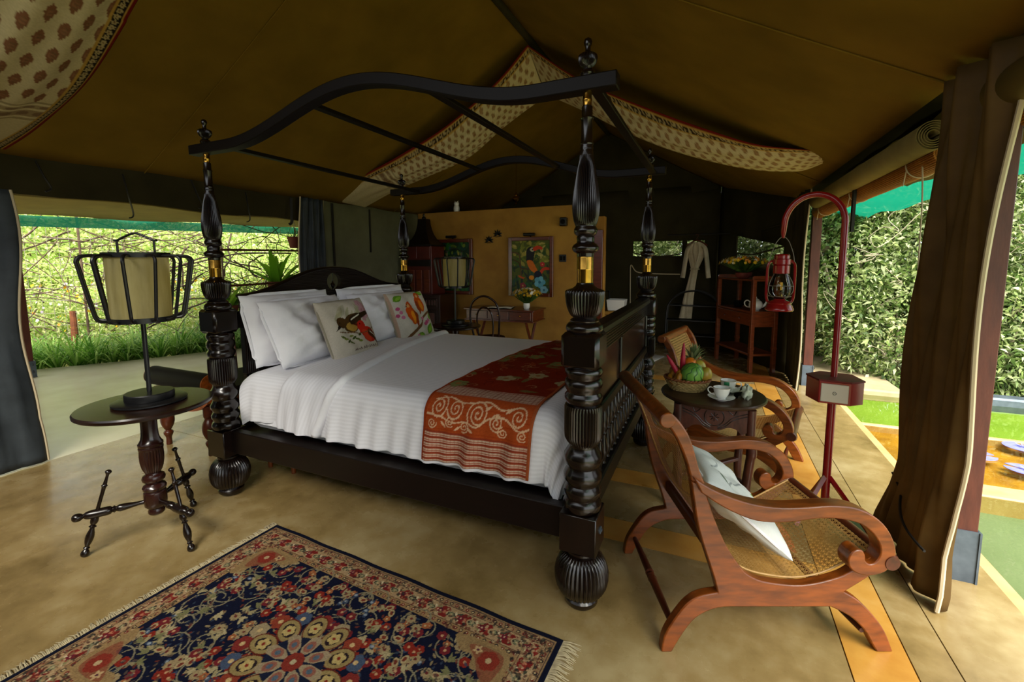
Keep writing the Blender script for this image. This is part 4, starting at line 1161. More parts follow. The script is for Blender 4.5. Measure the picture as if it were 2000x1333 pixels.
upper_me = MB().prism(UPPER, -.019, .019).mesh('back_post', 'teak')
arm_me = MB().prism(ARM, -.030, .030).mesh('armrest', 'teak')
cane_me = cane_weave()
def planter_chair(label, loc, rz):
    t = thing('planter_chair', label, 'armchair', loc, rz, 'cane planter chairs')
    for y in (0, NW):
        link('side_frame', frame_me, t, (0, y, 0), bev=.006)
        link('back_post', upper_me, t, (0, y, 0), bev=.006)
        link('armrest', arm_me, t, (0, y+(-.012 if y == 0 else .012), .001), bev=.008)
    MB().tube([(-.030, -.03, .925), (-.030, NW+.03, .925)], .029, 20).build('crest_rail', 'teak', t, bev=.004)
    k = MB(); k.tube([(.812, -.045, .382), (.812, -.03, .382), (.812, -.02, .382), (.812, .0, .382), (.812, NW, .382), (.812, NW+.02, .382), (.812, NW+.03, .382), (.812, NW+.045, .382)], [.027, .033, .033, .027, .027, .033, .033, .027], 20)
    k.build('front_roll', 'teak_dark', t)
    rod = [(0, .010), (.04, .012), (.10, .014), (.20, .016), (.262, .017), (.270, .020), (.278, .015), (.29, .019), (.302, .015), (.310, .020), (.318, .017), (.38, .016), (.48, .014), (.54, .012), (NW, .010)]
    MB().tube([(.03, y, .085) for y, r in rod], [r for y, r in rod], 14).build('stretcher', 'teak_dark', t)
    MB().tube([(.755, y, .075) for y, r in rod], [r for y, r in rod], 14).build('stretcher', 'teak_dark', t)
    for s, mt in ((.985, 'teak_dark'), (.47, 'teak_dark')):
        x, z, nx, nz = cane_at(s if s > .9 else .46)
        if s < .9: MB().box((x-.012, NW/2, z-.035), (.03, NW-.03, .05), bev=.006).build('cross_rail', mt, t)
    link('cane_weave', cane_me, t)['label'] = 'woven open cane sling'
    bnd = MB()
    for y in (.024, NW-.024): bnd.tube([(cane_at(q/40)[0]+cane_at(q/40)[2]*.003, y, cane_at(q/40)[1]+cane_at(q/40)[3]*.003) for q in range(41)], .0042, 6)
    bnd.build('cane_binding', 'cane', t)
    return t
ch1 = planter_chair('cane planter chair nearest the camera with a white cushion', (2.718-.0077, -.114+.0174, 0), math.atan2(.4048, .9144))
ch2 = planter_chair('cane planter chair on the far side of the round carved table', (2.53, 1.635, 0), math.radians(-12))
a_ = math.atan2(.4048, .9144)
u_, n_ = Vector((.9144, .4048, 0)), Vector((-.4048, .9144, 0))
cpos = Vector((2.718, -.114, 0))+u_*.355+n_*.30+Vector((0, 0, .482))
cushion('white cushion with a small yellow bird print leaning in the near chair', cpos, (0, -math.radians(48), a_-.10), .45, .13, cushion_c, 'd0d2ce', 'white_linen', 9)

# ================================================================== carved round table with tea things
TX, TY, TZ = 2.847, 1.17, .69
t = thing('round_table', 'dark round table with carved apron between the two cane chairs', 'table', (TX, TY, 0), math.radians(4))
MB().lathe([(0, TZ-.024), (.288, TZ-.024), (.296, TZ-.019), (.299, TZ-.010), (.293, TZ-.002), (.285, TZ), (0, TZ)], 72).build('table_top', 'tea_table_top', t)
leg = MB()
q = .272
for k in range(4):
    a = PI/4+k*PI/2; cx, cy = q*math.cos(a)*1.0, q*math.sin(a)
    m = MB(); d = (math.cos(a), math.sin(a))
    pth = [(cx+d[0]*o, cy+d[1]*o, z) for z, o in ((TZ-.03, 0), (.5, 0), (.42, .012), (.36, .005), (.2, -.012), (.08, -.002), (0, .018))]
    m.tube(spline(pth, 4), [.026]*6+[.028]*5+[.024]*8+[.019]*6, 12); m.build('leg', 'carved_wood', t)
for k in range(4):
    R = Matrix.Rotation(k*PI/2, 4, 'Z'); w_ = q*math.cos(PI/4)-.008
    low = [(-w_, TZ-.155), (-w_*.8, TZ-.175), (-w_*.62, TZ-.150), (-w_*.4, TZ-.145), (-w_*.2, TZ-.162), (0, TZ-.170), (w_*.2, TZ-.162), (w_*.4, TZ-.145), (w_*.62, TZ-.150), (w_*.8, TZ-.175), (w_, TZ-.155)]
    m = MB(); m.prism([(-w_, TZ-.026), (w_, TZ-.026)]+spline(low, 3)[::-1], -w_-.022, -w_-.004, R); ap = m.build('carved_apron', 'carved_wood', t)
    c = MB(); yf = -w_-.0225; zc = TZ-.088
    ring = [(.052*math.cos(b), yf, zc+.052*math.sin(b)) for b in np.linspace(PI*.78, 2.22*PI, 30)]
    c.tube([R @ Vector(p) for p in ring], .0028, 6)
    for b in range(8):
        an = b*PI/4; c.tube([R @ Vector((.006*math.cos(an), yf, zc+.006*math.sin(an))), R @ Vector((.026*math.cos(an), yf, zc+.026*math.sin(an)))], .0026, 6)
    for s in (-1, 1):
        for dz in (0, .016): c.tube([R @ Vector(p) for p in spline([(s*.02, yf, zc-.066+dz*.4), (s*.06, yf, zc-.05+dz), (s*.10, yf, zc-.01+dz), (s*(w_-.012), yf, zc+.02+dz)], 5)], .0026, 6)
        c.tube([R @ Vector(p) for p in spline([(s*.07, yf, zc+.045), (s*.1, yf, zc+.02), (s*.115, yf, zc+.045)], 5)], .0024, 6)
    c.build('apron_carving', 'table_dark', ap)
m = MB(); m.lathe([(.075, .20), (.085, .205), (.085, .222), (.075, .227), (0, .227)], 32); m.lathe([(0, .20), (.075, .20)], 32); m.build('lower_shelf', 'carved_wood', t)
for k in range(4):
    a = PI/4+k*PI/2; MB().box((0, 0, 0), (.19, .035, .02), Matrix.Translation((.165*math.cos(a), .165*math.sin(a), .213)) @ Matrix.Rotation(a, 4, 'Z'), bev=.004).build('shelf_bracket', 'carved_wood', t)

# fruit basket
BX, BY = 2.70, 1.175
bk_ = thing('fruit_basket', 'low woven basket holding fruit on the round table', 'basket', (BX, BY, TZ+.001))
wm = MB()
for j in range(7):
    z = .006+j*.0095; r = .088+.030*(j/6)**.8; ph = j % 2
    wm.tube([((r+.0035*math.cos(26*a+ph*PI))*math.cos(a)*1.08, (r+.0035*math.cos(26*a+ph*PI))*math.sin(a)*.92, z) for a in np.linspace(0, 2*PI, 156, endpoint=False)], .0055, 5, closed=True)
wm.build('woven_side', 'basket_weave', bk_)
m = MB()
for ph in (0, PI): m.tube([((.122+.005*math.cos(18*a+ph))*math.cos(a)*1.08, (.122+.005*math.cos(18*a+ph))*math.sin(a)*.92, .074+.004*math.sin(18*a+ph)) for a in np.linspace(0, 2*PI, 144, endpoint=False)], .0058, 6, closed=True)
m.build('braided_rim', 'basket_rim', bk_)
MB().lathe([(0, .001), (.086, .001), (.09, .006), (0, .008)], 36).build('basket_floor', 'basket_weave', bk_)
def fruit(name, label, cat, c, r, mt, rot=(0, 0, 0), group=None):
    o = MB().ball((0, 0, 0), r, 28, 18).build(name, mt, None, (BX+c[0], BY+c[1], TZ+c[2]), None, rot); return tag(o, label, cat, group)
wm_ = thing('watermelon', 'small striped green watermelon at the front of the basket', 'watermelon', (BX+.028, BY-.040, TZ+.112), rot=(.5, .35, .2))
MB().ball((0, 0, 0), (.066, .066, .072), 30, 20).build('rind', 'melon', wm_)
for k in range(9):
    a = 2*PI*k/9; m = MB()
    m.tube([((.0662*math.sin(p)+.0003)*math.cos(a+.10*math.sin(p*9+k)), (.0662*math.sin(p)+.0003)*math.sin(a+.10*math.sin(p*9+k)), .0722*math.cos(p)) for p in np.linspace(.15, PI-.15, 26)], .0032, 5, flat=.4)
    m.build('rind_stripe', 'melon_stripe', wm_)
fruit('mango', 'large green mango at the right end of the basket', 'mango', (.098, .012, .092), (.042, .046, .062), 'mango_skin', (.25, .35, 0))
fruit('mango', 'yellow green mango resting on top of the watermelon', 'mango', (.070, .055, .140), (.036, .036, .044), 'mango_yellow', (.2, -.3, 0))
fruit('orange', 'ripe orange on top of the fruit in the basket', 'orange', (.012, .050, .155), .041, 'orange_peel')
fruit('papaya', 'yellow brown fruit at the back left of the basket', 'fruit', (-.075, .03, .10), (.036, .038, .045), 'banana', (.3, 0, .3))
for k, (x, y, z, ry) in enumerate(((-.062, -.055, .092, .5), (-.09, -.03, .088, .7), (-.045, -.085, .075, .3), (-.085, -.06, .068, .9))):
    pth = spline([(0, 0, -.03), (.008, 0, 0), (.002, 0, .035), (-.008, 0, .045)], 4)
    o = MB().tube(pth, [.007, .013, .016, .017, .018, .018, .018, .017, .016, .013, .009, .007, .005], 12).build('banana', 'banana', None, (BX+x, BY+y, TZ+z), None, (.3*k-.4, ry, k*.9))
    tag(o, 'short ripe banana at the left side of the basket', 'banana', 'bananas in the fruit basket')
pa = thing('pineapple', 'pineapple with a spiky crown behind the orange', 'pineapple', (BX+.015, BY+.105, TZ+.09), rot=(-.15, .12, 0))
MB().ball((0, 0, 0), (.045, .045, .06), 20, 14).build('pineapple_body', 'pineapple_skin', pa)
V = []; F = []
for k in range(46):
    a = k*2.4; lv = k/46; L = .135-.05*abs(lv-.3); tl = .15+1.05*(1-lv); w_ = .0085
    d = Vector((math.cos(a)*math.sin(tl), math.sin(a)*math.sin(tl), math.cos(tl))); sd_ = Vector((-math.sin(a), math.cos(a), 0))*w_
    b = Vector((math.cos(a)*.014*(1-lv), math.sin(a)*.014*(1-lv), .05+.045*lv)); o = len(V)
    up = Vector((0, 0, 1))
    mid = b+d*L*.55+up*.010; tip = b+d*L-up*.02*(1-lv)
    V += [b-sd_, b+sd_, mid-sd_*.8, mid+sd_*.8, tip]; F += [(o, o+1, o+3, o+2), (o+2, o+3, o+4)]
m = MB(); m.add([tuple(p) for p in V], F); m.build('crown', 'leaf_spiky', pa)['label'] = 'spiky grey green crown of leaves'
for k, (x, y, z, rx, ry, L, lab) in enumerate(((-.032, .0, .10, 0, .03, .20, 'upright red heliconia bract standing in the fruit basket'), (-.038, -.035, .08, .0, -.55, .165, 'red heliconia bract leaning left over the fruit basket'))):
    o = MB().lathe(spline([(.004, 0), (.013, .02), (.016, L*.35), (.013, L*.6), (.010, L*.8), (.004, L*.96), (0, L)], 4), 14).build('heliconia', 'heliconia', None, (BX+x, BY+y, TZ+z), None, (rx, ry, 0))
    tag(o, lab, 'flower')
# cups and saucers
def teacup(label, loc, rz):
    c = thing('teacup', label, 'teacup', loc, rz, 'white teacups on the round table')
    MB().lathe([(0, .004), (.020, .004), (.020, 0), (.024, 0), (.024, .006), (.032, .016), (.041, .036), (.045, .058), (.046, .066), (.0445, .0665), (.043, .058), (.039, .036), (.030, .017), (.018, .009), (0, .008)], 40).build('cup', 'porcelain', c)
    MB().tube(spline([(-.040, 0, .054), (-.058, 0, .062), (-.072, 0, .052), (-.070, 0, .036), (-.056, 0, .024), (-.036, 0, .020)], 5), .0042, 8, flat=.8).build('handle', 'porcelain', c)
    MB().lathe([(.0452, .0655), (.0464, .066), (.0464, .0672), (.0452, .0675)], 40, cap=False).build('gilt_rim', 'gilt_mark', c)
    return c
def saucer(label, loc):
    o = MB().lathe([(0, .003), (.03, .003), (.03, 0), (.034, 0), (.036, .004), (.055, .010), (.073, .018), (.074, .020), (.055, .0135), (.034, .0075), (.022, .006), (0, .006)], 48).build('saucer', 'porcelain', None, loc)
    return tag(o, label, 'saucer', 'white saucers on the round table')
saucer('white saucer under the front teacup', (2.895, 1.025, TZ+.001)); teacup('white teacup in front on its saucer with the handle to the left', (2.895, 1.025, TZ+.008), math.radians(-5))
saucer('white saucer under the rear teacup beside the fruit basket', (2.935, 1.215, TZ+.001)); teacup('white teacup behind with a green tea tag hanging from it', (2.935, 1.215, TZ+.008), math.radians(172))
tb = MB(); tb.box((0, 0, 0), (.030, .002, .022)); tag(tb.build('tea_tag', 'tea_tag', None, (2.925, 1.166, TZ+.062), None, (.15, 0, -.1)), 'small green paper tea tag hanging on the rear cup', 'tea tag')
nb = MB(); nb.lathe([(0, .003), (.028, .003), (.028, 0), (.033, 0), (.036, .006), (.052, .022), (.060, .046), (.0585, .047), (.050, .024), (.034, .010), (0, .008)], 40)
tag(nb.build('glass_bowl', 'glass', None, (2.955, 1.105, TZ+.001)), 'clear glass bowl between the two teacups', 'bowl')
nk = MB()
def crumple(u, v):
    a = 2*PI*u; th = PI*v; r = .040*(1+.22*math.sin(5*a+3*th)+.16*math.sin(9*th+2*a))
    return (r*.7*math.sin(th)*math.cos(a), r*math.sin(th)*math.sin(a), .04+r*math.cos(th))
nk.grid(crumple, 28, 16); tag(nk.build('napkin', 'napkin', None, (3.03, 1.10, TZ), None, None), 'crumpled pale green napkin at the right of the teacups', 'napkin')

# ================================================================== red lantern stand
LX, LY = 3.46, 1.17
t = thing('lantern_stand', 'red metal lantern stand with crook top and hexagonal box', 'lantern stand', (LX, LY, 0), 0)
crook = [(0, 0, .02), (0, 0, .72), (0, 0, .74), (0, 0, 1.70)]+[(-.137+.137*math.cos(a), .03*(1-math.cos(a)), 1.70+.160*math.sin(a)) for a in np.linspace(.15, PI-.12, 22)]+[(-.276, .06, 1.66), (-.276, .06, 1.625)]
MB().tube(crook, [.021, .021]+[.0165]*(len(crook)-5)+[.0165, .014, .007], 16).build('pole', 'red_paint', t)
hx = MB()
hexo = [(-.125, .02), (-.085, -.10), (.055, -.115), (.125, -.06), (.10, .085), (-.04, .115)]
hx.prism(hexo, .722, .845, axes='xy'); b = hx.build('switch_box', 'red_paint', t, bev=.003)
hx = MB(); hx.prism([(x*1.03, y*1.03) for x, y in hexo], .845, .853, axes='xy'); hx.build('box_lid', 'red_dark_paint', b)
d = Vector((.055+.085, -.115+.10, 0)); ang = math.atan2(d.y, d.x)
Mx = Matrix.Translation((-.015, -.1075, .783)) @ Matrix.Rotation(ang, 4, 'Z')
m = MB(); m.box((0, -.002, 0), (.122, .006, .100), Mx, bev=.002); pn = m.build('white_panel', 'white_panel', t); pn['label'] = 'white switch panel'
m = MB(); m.tube([Mx @ Vector((.008*math.cos(a), -.006, .008*math.sin(a))) for a in np.linspace(0, 2*PI, 20, endpoint=False)], .0012, 6, closed=True); m.tube([Mx @ Vector((-.003, -.006, 0)), Mx @ Vector((.004, -.006, 0))], .001, 6); m.build('round_mark', 'black_metal', pn)
for k, a in enumerate((math.radians(-20), math.radians(105), math.radians(222))):
    m = MB(); m.tube([(.012*math.cos(a), .012*math.sin(a), .27), (.21*math.cos(a), .21*math.sin(a), .014)], .014, 4); m.build('foot', 'red_paint', t)
hl = thing('hurricane_lantern', 'red hurricane lantern hanging from the crook of the stand', 'lantern', (LX-.276, LY+.06, 1.205))
MB().lathe([(0, 0), (.070, 0), (.074, .005), (.074, .014), (.070, .020), (.067, .030), (.060, .040), (.064, .046), (.058, .054), (.035, .062), (.028, .07), (0, .07)], 40).build('tank', 'red_paint', hl)
MB().lathe(spline([(.030, .070), (.048, .085), (.058, .115), (.056, .15), (.046, .185), (.038, .215), (.036, .225)], 4), 36, cap=False).build('globe', 'glass', hl)
MB().lathe([(.038, .215), (.043, .218), (.043, .262), (.038, .266), (.046, .270), (.046, .298), (.040, .302), (.040, .320), (.034, .328), (.0, .330)], 36).build('chimney_cap', 'red_paint', hl)
for s in (-1, 1):
    m = MB(); m.tube(spline([(s*.055, .01, .045), (s*.068, .01, .08), (s*.070, .01, .2), (s*.066, .01, .27), (s*.045, .01, .290)], 5), .011, 10, flat=.75); m.build('air_tube', 'red_paint', hl)
    m = MB(); m.tube(spline([(s*.030, .0, .075), (s*.060, -.02, .11), (s*.058, -.02, .16), (s*.035, 0, .215)], 5), .0018, 6); m.tube([(s*.005+.062*math.cos(a), .062*math.sin(a), .115+.03*s) for a in np.linspace(0, 2*PI, 24, endpoint=False)], .0015, 5, closed=True); m.build('globe_guard', 'wire', hl)
m = MB(); m.lathe([(.012, .07), (.016, .08), (.010, .095), (0, .096)], 16); m.lathe([(.012, .12), (.014, .14), (.012, .165), (0, .17)], 12); m.build('burner', 'brass', hl)
m = MB(); m.tube(spline([(-.062, 0, .285), (-.055, 0, .33), (-.03, 0, .40), (0, 0, .428), (.03, 0, .40), (.055, 0, .33), (.062, 0, .285)], 5), .0022, 6); m.build('bail_handle', 'wire', hl)

# ================================================================== patterned ceiling swags
def swag(label, near, far, band_rows, mot=1.0, nu=230, nv=46, border_far=True, border_near=True):
    """near, far: edge curves as lists of (x, y, z) running from the ridge to the eave"""
    def curve(pts):
        P = np.array(spline(pts, 8)); L = np.r_[0, np.cumsum(np.linalg.norm(np.diff(P, axis=0), axis=1))]
        q = np.linspace(0, L[-1], nu+1); return np.stack([np.interp(q, L, P[:, k]) for k in range(3)], 1), L[-1]
    A, La = curve(near); B, Lb = curve(far)
    t = np.linspace(0, 1, nv+1)[:, None, None]
    G = A[None]*(1-t)+B[None]*t
    wd = np.linalg.norm(A-B, axis=1).mean()
    sag = (np.sin(np.linspace(0, PI, nv+1)))[:, None]*(.10*np.sin(np.linspace(.05, PI, nu+1)))[None, :]
    G[..., 2] -= sag
    G[..., 2] -= .010*np.sin(t[..., 0]*23+np.linspace(0, 9, nu+1)[None, :])*np.sin(np.linspace(0, PI, nu+1))[None, :]
    S, W = np.meshgrid(np.linspace(0, La, nu+1), np.linspace(0, wd, nv+1))
    pr = Print(S, W, 'c0b189')
    st = .098*mot; k = 0
    y = .115
    row = 0
    while y < wd-.02:
        x = .06+(st/2 if row % 2 else 0)
        while x < La-band_rows:
            (pr.ell(x, y, .023, .030, '8a6a45') if mot == 1 else pr.leaf(x, y, .060, .022, '7d5438', 0)); pr.ell(x, y, .014*mot, .019 if mot == 1 else .012, '9c7c55' if mot == 1 else '8c6244', 0, .8)
            for q in (-.012, 0, .012): pr.ell(x+q*mot, y+.003, .0035*mot, .006*mot, '6e5235', 0, .8)
            x += st
        y += .075; row += 1
    if band_rows > .2:
        x = La-band_rows
        for wq, c in ((.02, '8a7a58'), (.012, 'd0c29a'), (.05, '96805c'), (.012, 'd0c29a'), (.09, '8d7450'), (.014, 'd0c29a'), (.03, '94805a'), (.012, 'cfc19a')):
            pr.rect(x, 0, x+wq, wd, c, .8)
            if wq > .04:
                for j in range(9): pr.ell(x+wq/2, .05+j*wd/9, wq*.33, .028, '6d4f38', 0, .7)
            x += wq+.006
    def edge(v0, sgn):
        a, b = sorted((v0, v0+sgn*.016)); pr.rect(0, a, La, b, '6d160c')
        a, b = sorted((v0+sgn*.016, v0+sgn*.028)); pr.rect(0, a, La, b, 'b08a3e')
        a, b = sorted((v0+sgn*.028, v0+sgn*.072)); pr.rect(0, a, La, b, '1c150e')
        x = .01
        while x < La:
            pr.flower(x, v0+sgn*.050, .017, 'a8966a', '6a4a2a', 5, x*40, .55); x += .036
        a, b = sorted((v0+sgn*.072, v0+sgn*.080)); pr.rect(0, a, La, b, 'b08a3e')
    if border_near: edge(0, 1)
    if border_far: edge(wd, -1)
    pr.speckle(.15)
    o = link('ceiling_swag', np_mesh('ceiling_swag', G.reshape(-1, 3), grid_faces(nu, nv), 'swag_cloth', cols=pr.cols()))
    s = o.modifiers.new('cloth', 'SOLIDIFY'); s.thickness = .003; s.offset = 0
    return tag(o, label, 'fabric swag', 'block printed ceiling swags')
swag('cream block printed swag running from the ridge down to the left wall', [(1.0, 2.69, 3.70), (.74, 2.69, 3.47), (.46, 2.69, 3.28), (-.07, 2.69, 2.98), (-.65, 2.69, 2.76), (-1.3, 2.69, 2.55), (-1.72, 2.69, 2.30)],
     [(1.0, 3.25, 3.38), (.47, 3.25, 3.10), (-.03, 3.25, 2.80), (-.69, 3.25, 2.60), (-1.3, 3.25, 2.42), (-1.72, 3.25, 2.27)], .95, border_far=False)
swag('cream block printed swag running from the ridge down to the right side', [(1.0, 2.69, 3.70), (1.44, 2.69, 3.36), (1.85, 2.69, 3.10), (2.37, 2.69, 2.82), (2.81, 2.69, 2.62), (3.13, 2.69, 2.49), (3.43, 2.69, 2.42), (3.70, 2.69, 2.36)],
     [(1.0, 3.25, 3.40), (1.5, 3.25, 3.12), (1.84, 3.25, 2.92), (2.33, 3.25, 2.67), (2.82, 3.25, 2.48), (3.18, 3.24, 2.37), (3.48, 3.15, 2.31), (3.62, 2.98, 2.32), (3.72, 2.73, 2.355)], 0, border_far=False)
swag('cream block printed swag hanging low at the upper left near the camera', [(1.0, -.95, 3.45), (.0, -.95, 2.86), (-.6, -.95, 2.52), (-1.17, -.95, 2.36), (-1.70, -.95, 2.28)],
     [(1.0, -.3, 3.45), (.0, -.3, 2.88), (-.15, -.3, 2.78), (-.6, -.3, 2.54), (-1.17, -.3, 2.38), (-1.70, -.3, 2.29)], .95, mot=1.7, nu=460, nv=90)

# ================================================================== curtains, posts, rolled blinds
def curtain(label, path, z0, z1, mt, folds=9, amp=.03, flare=None, piping=(True, True), cord=None, group=None, name='tent_curtain', top_scale=1.0):
    """hanging curtain along path (two plan points); flare(v) shifts/scales the width with height v in 0..1"""
    p0, p1 = Vector((*path[0], 0)), Vector((*path[1], 0)); d = p1-p0; n = Vector((d.y, -d.x, 0)).normalized()
    t = thing(name, label, 'curtain', ((p0.x+p1.x)/2, (p0.y+p1.y)/2, 0), group=group)
    nu, nv = 96, 40; c = Vector(t.location)
    def fn(u, v):
        z = lerp(z0, z1, v); lo, hi = flare(v) if flare else (0, 1)
        s = lerp(lo, hi, u); a = amp*(.45+.35*math.cos(v*5+u*3))*math.sin(2*PI*folds*(u+.18*u*u)+1.9*math.sin(v*2.2+u*2))+.28*amp*math.sin(2*PI*folds*1.7*u+v*7)+.12*amp*math.sin(2*PI*folds*4.1*u-v*5)
        p = p0+d*s+n*a
        return (p.x-c.x, p.y-c.y, z)
    m = MB(); m.grid(fn, nu, nv); o = m.build('cloth', mt, t, sharp=None)
    s = o.modifiers.new('cloth', 'SOLIDIFY'); s.thickness = .004; s.offset = 0
    for k, on in enumerate(piping):
        if on: MB().tube([fn(k, q/30) for q in range(31)], .009, 6).build('edge_piping', 'piping', t)
    if cord:
        va, vb = cord
        MB().tube([p0+d*lerp(*flare(lerp(va, vb, q/20)), q/20)-n*(amp*1.25*math.sin(PI*min(1, .25+q/20)))-c+Vector((0, 0, lerp(z0, z1, lerp(va, vb, q/20))-.02*math.sin(PI*q/20))) for q in range(21)], .006, 6).build('tie_cord', 'strap', t)
    return t
def fl_r(v):
    z = v*2.26
    near = interp([0, .03, .24, .46, .7, 1.3, 2.0, 2.26], [.545, .535, .585, .55, .49, .45, .40, .40], z)
    far = interp([0, .05, .28, .45, .73, 1.5, 2.1, 2.26], [1.34, 1.32, 1.17, 1.10, 1.09, 1.02, .93, .92], z)
    return near-.4, far-.4
curtain('brown canvas tent curtain tied with cord beside the near right post', ((3.745, .4), (3.745, 1.4)), .01, 2.27, 'canvas_brown', 3, .05, fl_r, (True, False), (.105, .155))
curtain('dark canvas curtain tied back beyond the wooden stand on the right', ((3.745, 4.1), (3.745, 4.95)), .01, 2.27, 'canvas_dark', 5, .03, None, (True, False))
curtain('slate canvas curtain at the left edge of the veranda opening', ((-1.74, -2.6), (-1.74, -.30)), .01, 2.02, 'canvas_slate', 8, .03, lambda v: (0, 1+.012*math.sin(v*9)+(.02*(1-v*6) if v < .16 else 0)), (False, True))
curtain('gathered slate canvas curtain hanging between the garden opening and the tent wall', ((-1.72, 2.12), (-1.72, 2.5)), .01, 2.28, 'canvas_slate', 4, .03, lambda v: (.0+.06*math.sin(v*7), 1.0), (True, True))
def tent_post(label, x, y, h, steel=.25):
    t = thing('tent_post', label, 'post', (x, y, 0), 0, 'wooden veranda posts')
    MB().box((0, 0, (h+.02)/2), (.095, .095, h-.02), bev=.004).build('timber', 'post_wood', t)
    m = MB()
    for s in (-1, 1): m.box((s*.053, 0, steel/2), (.008, .125, steel)); m.box((0, s*.053, steel/2), (.098, .008, steel))
    m.build('steel_shoe', 'grey_steel', t)
    for z in (steel*.35, steel*.8):
        m = MB(); m.tube([(.06+.018*math.cos(a)*1.2, .03, z+.014*math.sin(a)) for a in np.linspace(0, 2*PI, 14, endpoint=False)], .004, 6, closed=True); m.build('hook_ring', 'black_metal', t)
    return t
tent_post('reddish timber post with steel shoe beside the near right curtain', 3.935, .90, 2.24)
tent_post('reddish timber post with steel shoe standing in front of the hedge', 3.90, 4.47, 2.24)
tent_post('reddish timber veranda post behind the left curtain', -5.38, .87, 2.10, .22)
def spiral_roll(label, name, x, z, r, y0, y1, mt, turns, cat, sheet_r=.006, group=None):
    t = thing(name, label, cat, (x, (y0+y1)/2, z), group=group); L = (y1-y0)/2
    n = 64; v = []; f = []
    pts = []
    for k in range(int(turns*28)+1):
        a = 2*PI*k/28; rr = r*(.28+.72*k/(turns*28)); pts.append((rr*math.cos(a), rr*math.sin(a)))
    m = MB()
    for s in (-L, L):
        for p in pts: v.append((p[0], s, p[1]))
    n = len(pts)
    for k in range(n-1): f.append((k, k+1, n+k+1, n+k))
    m.add(v, f); o = m.build('rolled_sheet', mt, t, sharp=None)
    sm = o.modifiers.new('cloth', 'SOLIDIFY'); sm.thickness = .004; sm.offset = 0
    return t
spiral_roll('rolled up olive canvas side flap hanging above the bamboo blind', 'canvas_roll', 3.80, 2.12, .075, 1.18, 3.95, 'canvas_roll', 5, 'canvas roll', group='rolled canvas flaps')
spiral_roll('rolled up canvas side flap at the upper right corner beside the post', 'canvas_roll', 3.80, 2.12, .085, -1.4, .56, 'canvas_roll', 5, 'canvas roll', group='rolled canvas flaps')
def bamboo_blind(label, x, z, y0, y1, R):
    t = thing('bamboo_blind', label, 'blind', (x, (y0+y1)/2, z)); L = (y1-y0)/2
    m = MB()
    MB().tube([(0, -L, 0), (0, L, 0)], R-.006, 20).build('roll_core', 'bamboo', t)
    n = 40; sl_ = MB().tube([(0, -L, 0), (0, L, 0)], .0058, 6).mesh('bamboo_slat', 'bamboo')
    for k in range(n):
        a = 2*PI*k/n; link('bamboo_slat', sl_, t, (R*math.cos(a), 0, R*math.sin(a)))
    for y in (-L+.35, 0, L-.35):
        m = MB(); m.tube([((R+.008)*math.cos(a), y, (R+.008)*math.sin(a)) for a in np.linspace(0, 2*PI, 28, endpoint=False)], .004, 6, closed=True); m.tube([(-R, y, 0), (-R-.01, y+.01, -R-.05)], .003, 5); m.build('tie_string', 'rope', t)
    return t
bamboo_blind('rolled up split bamboo blind under the canvas roll on the pond side', 3.90, 2.045, 1.25, 4.35, .068)
bamboo_blind('rolled up split bamboo blind beyond the near right post', 3.90, 2.045, -1.6, .58, .06)
rp = MB(); rp.tube(spline([(3.84, 1.42, 2.05), (3.85, 1.40, 1.8), (3.86, 1.41, 1.5), (3.86, 1.38, 1.32), (3.88, 1.36, 1.6)], 6), .004, 6)
tag(rp.build('blind_cord', 'rope'), 'pale cord dangling from the bamboo blind', 'cord')
sp_ = MB(); sp_.box((0, 0, 0), (.02, .05, .42)); tag(sp_.build('hanging_strap', 'strap', None, (3.82, 2.62, 1.93)), 'black strap hanging across the bamboo blind', 'strap')

# ================================================================== wooden stand with teapot and flowers
t = thing('wooden_stand', 'reddish wooden tea stand with drawer and low shelf', 'stand', (3.31, 4.80, 0), math.atan2(.896, -.443))
# local x runs along the front (towards the back of the tent), local y points to the front face
W_, Dp = .95, .36
for x in (0, W_-.05):
    for y in (0, -Dp+.05):
        m = MB(); m.box((x+.025, y-.025, .62), (.05, .05, 1.24 if y == 0 or True else .8)); 
        m.box((x+.025, y-.025, .33), (.058, .058, .03)); m.build('leg', 'mahogany_lit', t, bev=.005)
MB().box((W_/2, -Dp/2, .245), (W_, Dp, .03), bev=.004).build('lower_shelf', 'mahogany_lit', t)
MB().box((W_/2, -Dp/2, .815), (W_, Dp, .025), bev=.004).build('shelf_top', 'mahogany_lit', t)
MB().box((W_/2, -Dp+.01, .71), (W_-.1, .02, .18)).build('back_panel', 'mahogany_lit', t)
for x in (.02, W_-.02): MB().box((x, -Dp/2, .71), (.02, Dp-.1, .18)).build('side_panel', 'mahogany_lit', t)
dr = MB().box((W_/2, -.015, .71), (W_-.1, .025, .16), bev=.004).build('drawer', 'mahogany_lit', t)
for x in (.28, .67): MB().ball((x, .014, .71), .014, 14, 10).build('knob', 'red_lacquer', dr)
m = MB(); m.box((W_/2, -Dp/2, 1.235), (W_, Dp, .025), bev=.004); m.build('top_shelf', 'mahogany_lit', t)
for x in (.025, W_-.025):
    m = MB(); out = spline([(-.0, 1.25), (-.01, 1.285), (-.06, 1.29), (-.2, 1.29), (-Dp, 1.275)], 3)
    m.prism([(y, z) for y, z in out]+[(-Dp, 1.225), (-.05, 1.225), (-.03, 1.2), (0, 1.16)], x-.012, x+.012, axes='yz'); m.build('gallery_side', 'mahogany_lit', t)
def on_stand(x, y, z):
    a = math.atan2(.896, -.443); return (3.31+x*math.cos(a)-y*math.sin(a), 4.80+x*math.sin(a)+y*math.cos(a), z)
tp = thing('teapot', 'white porcelain teapot on the middle shelf of the wooden stand', 'teapot', on_stand(.16, -.14, .828), math.radians(8))
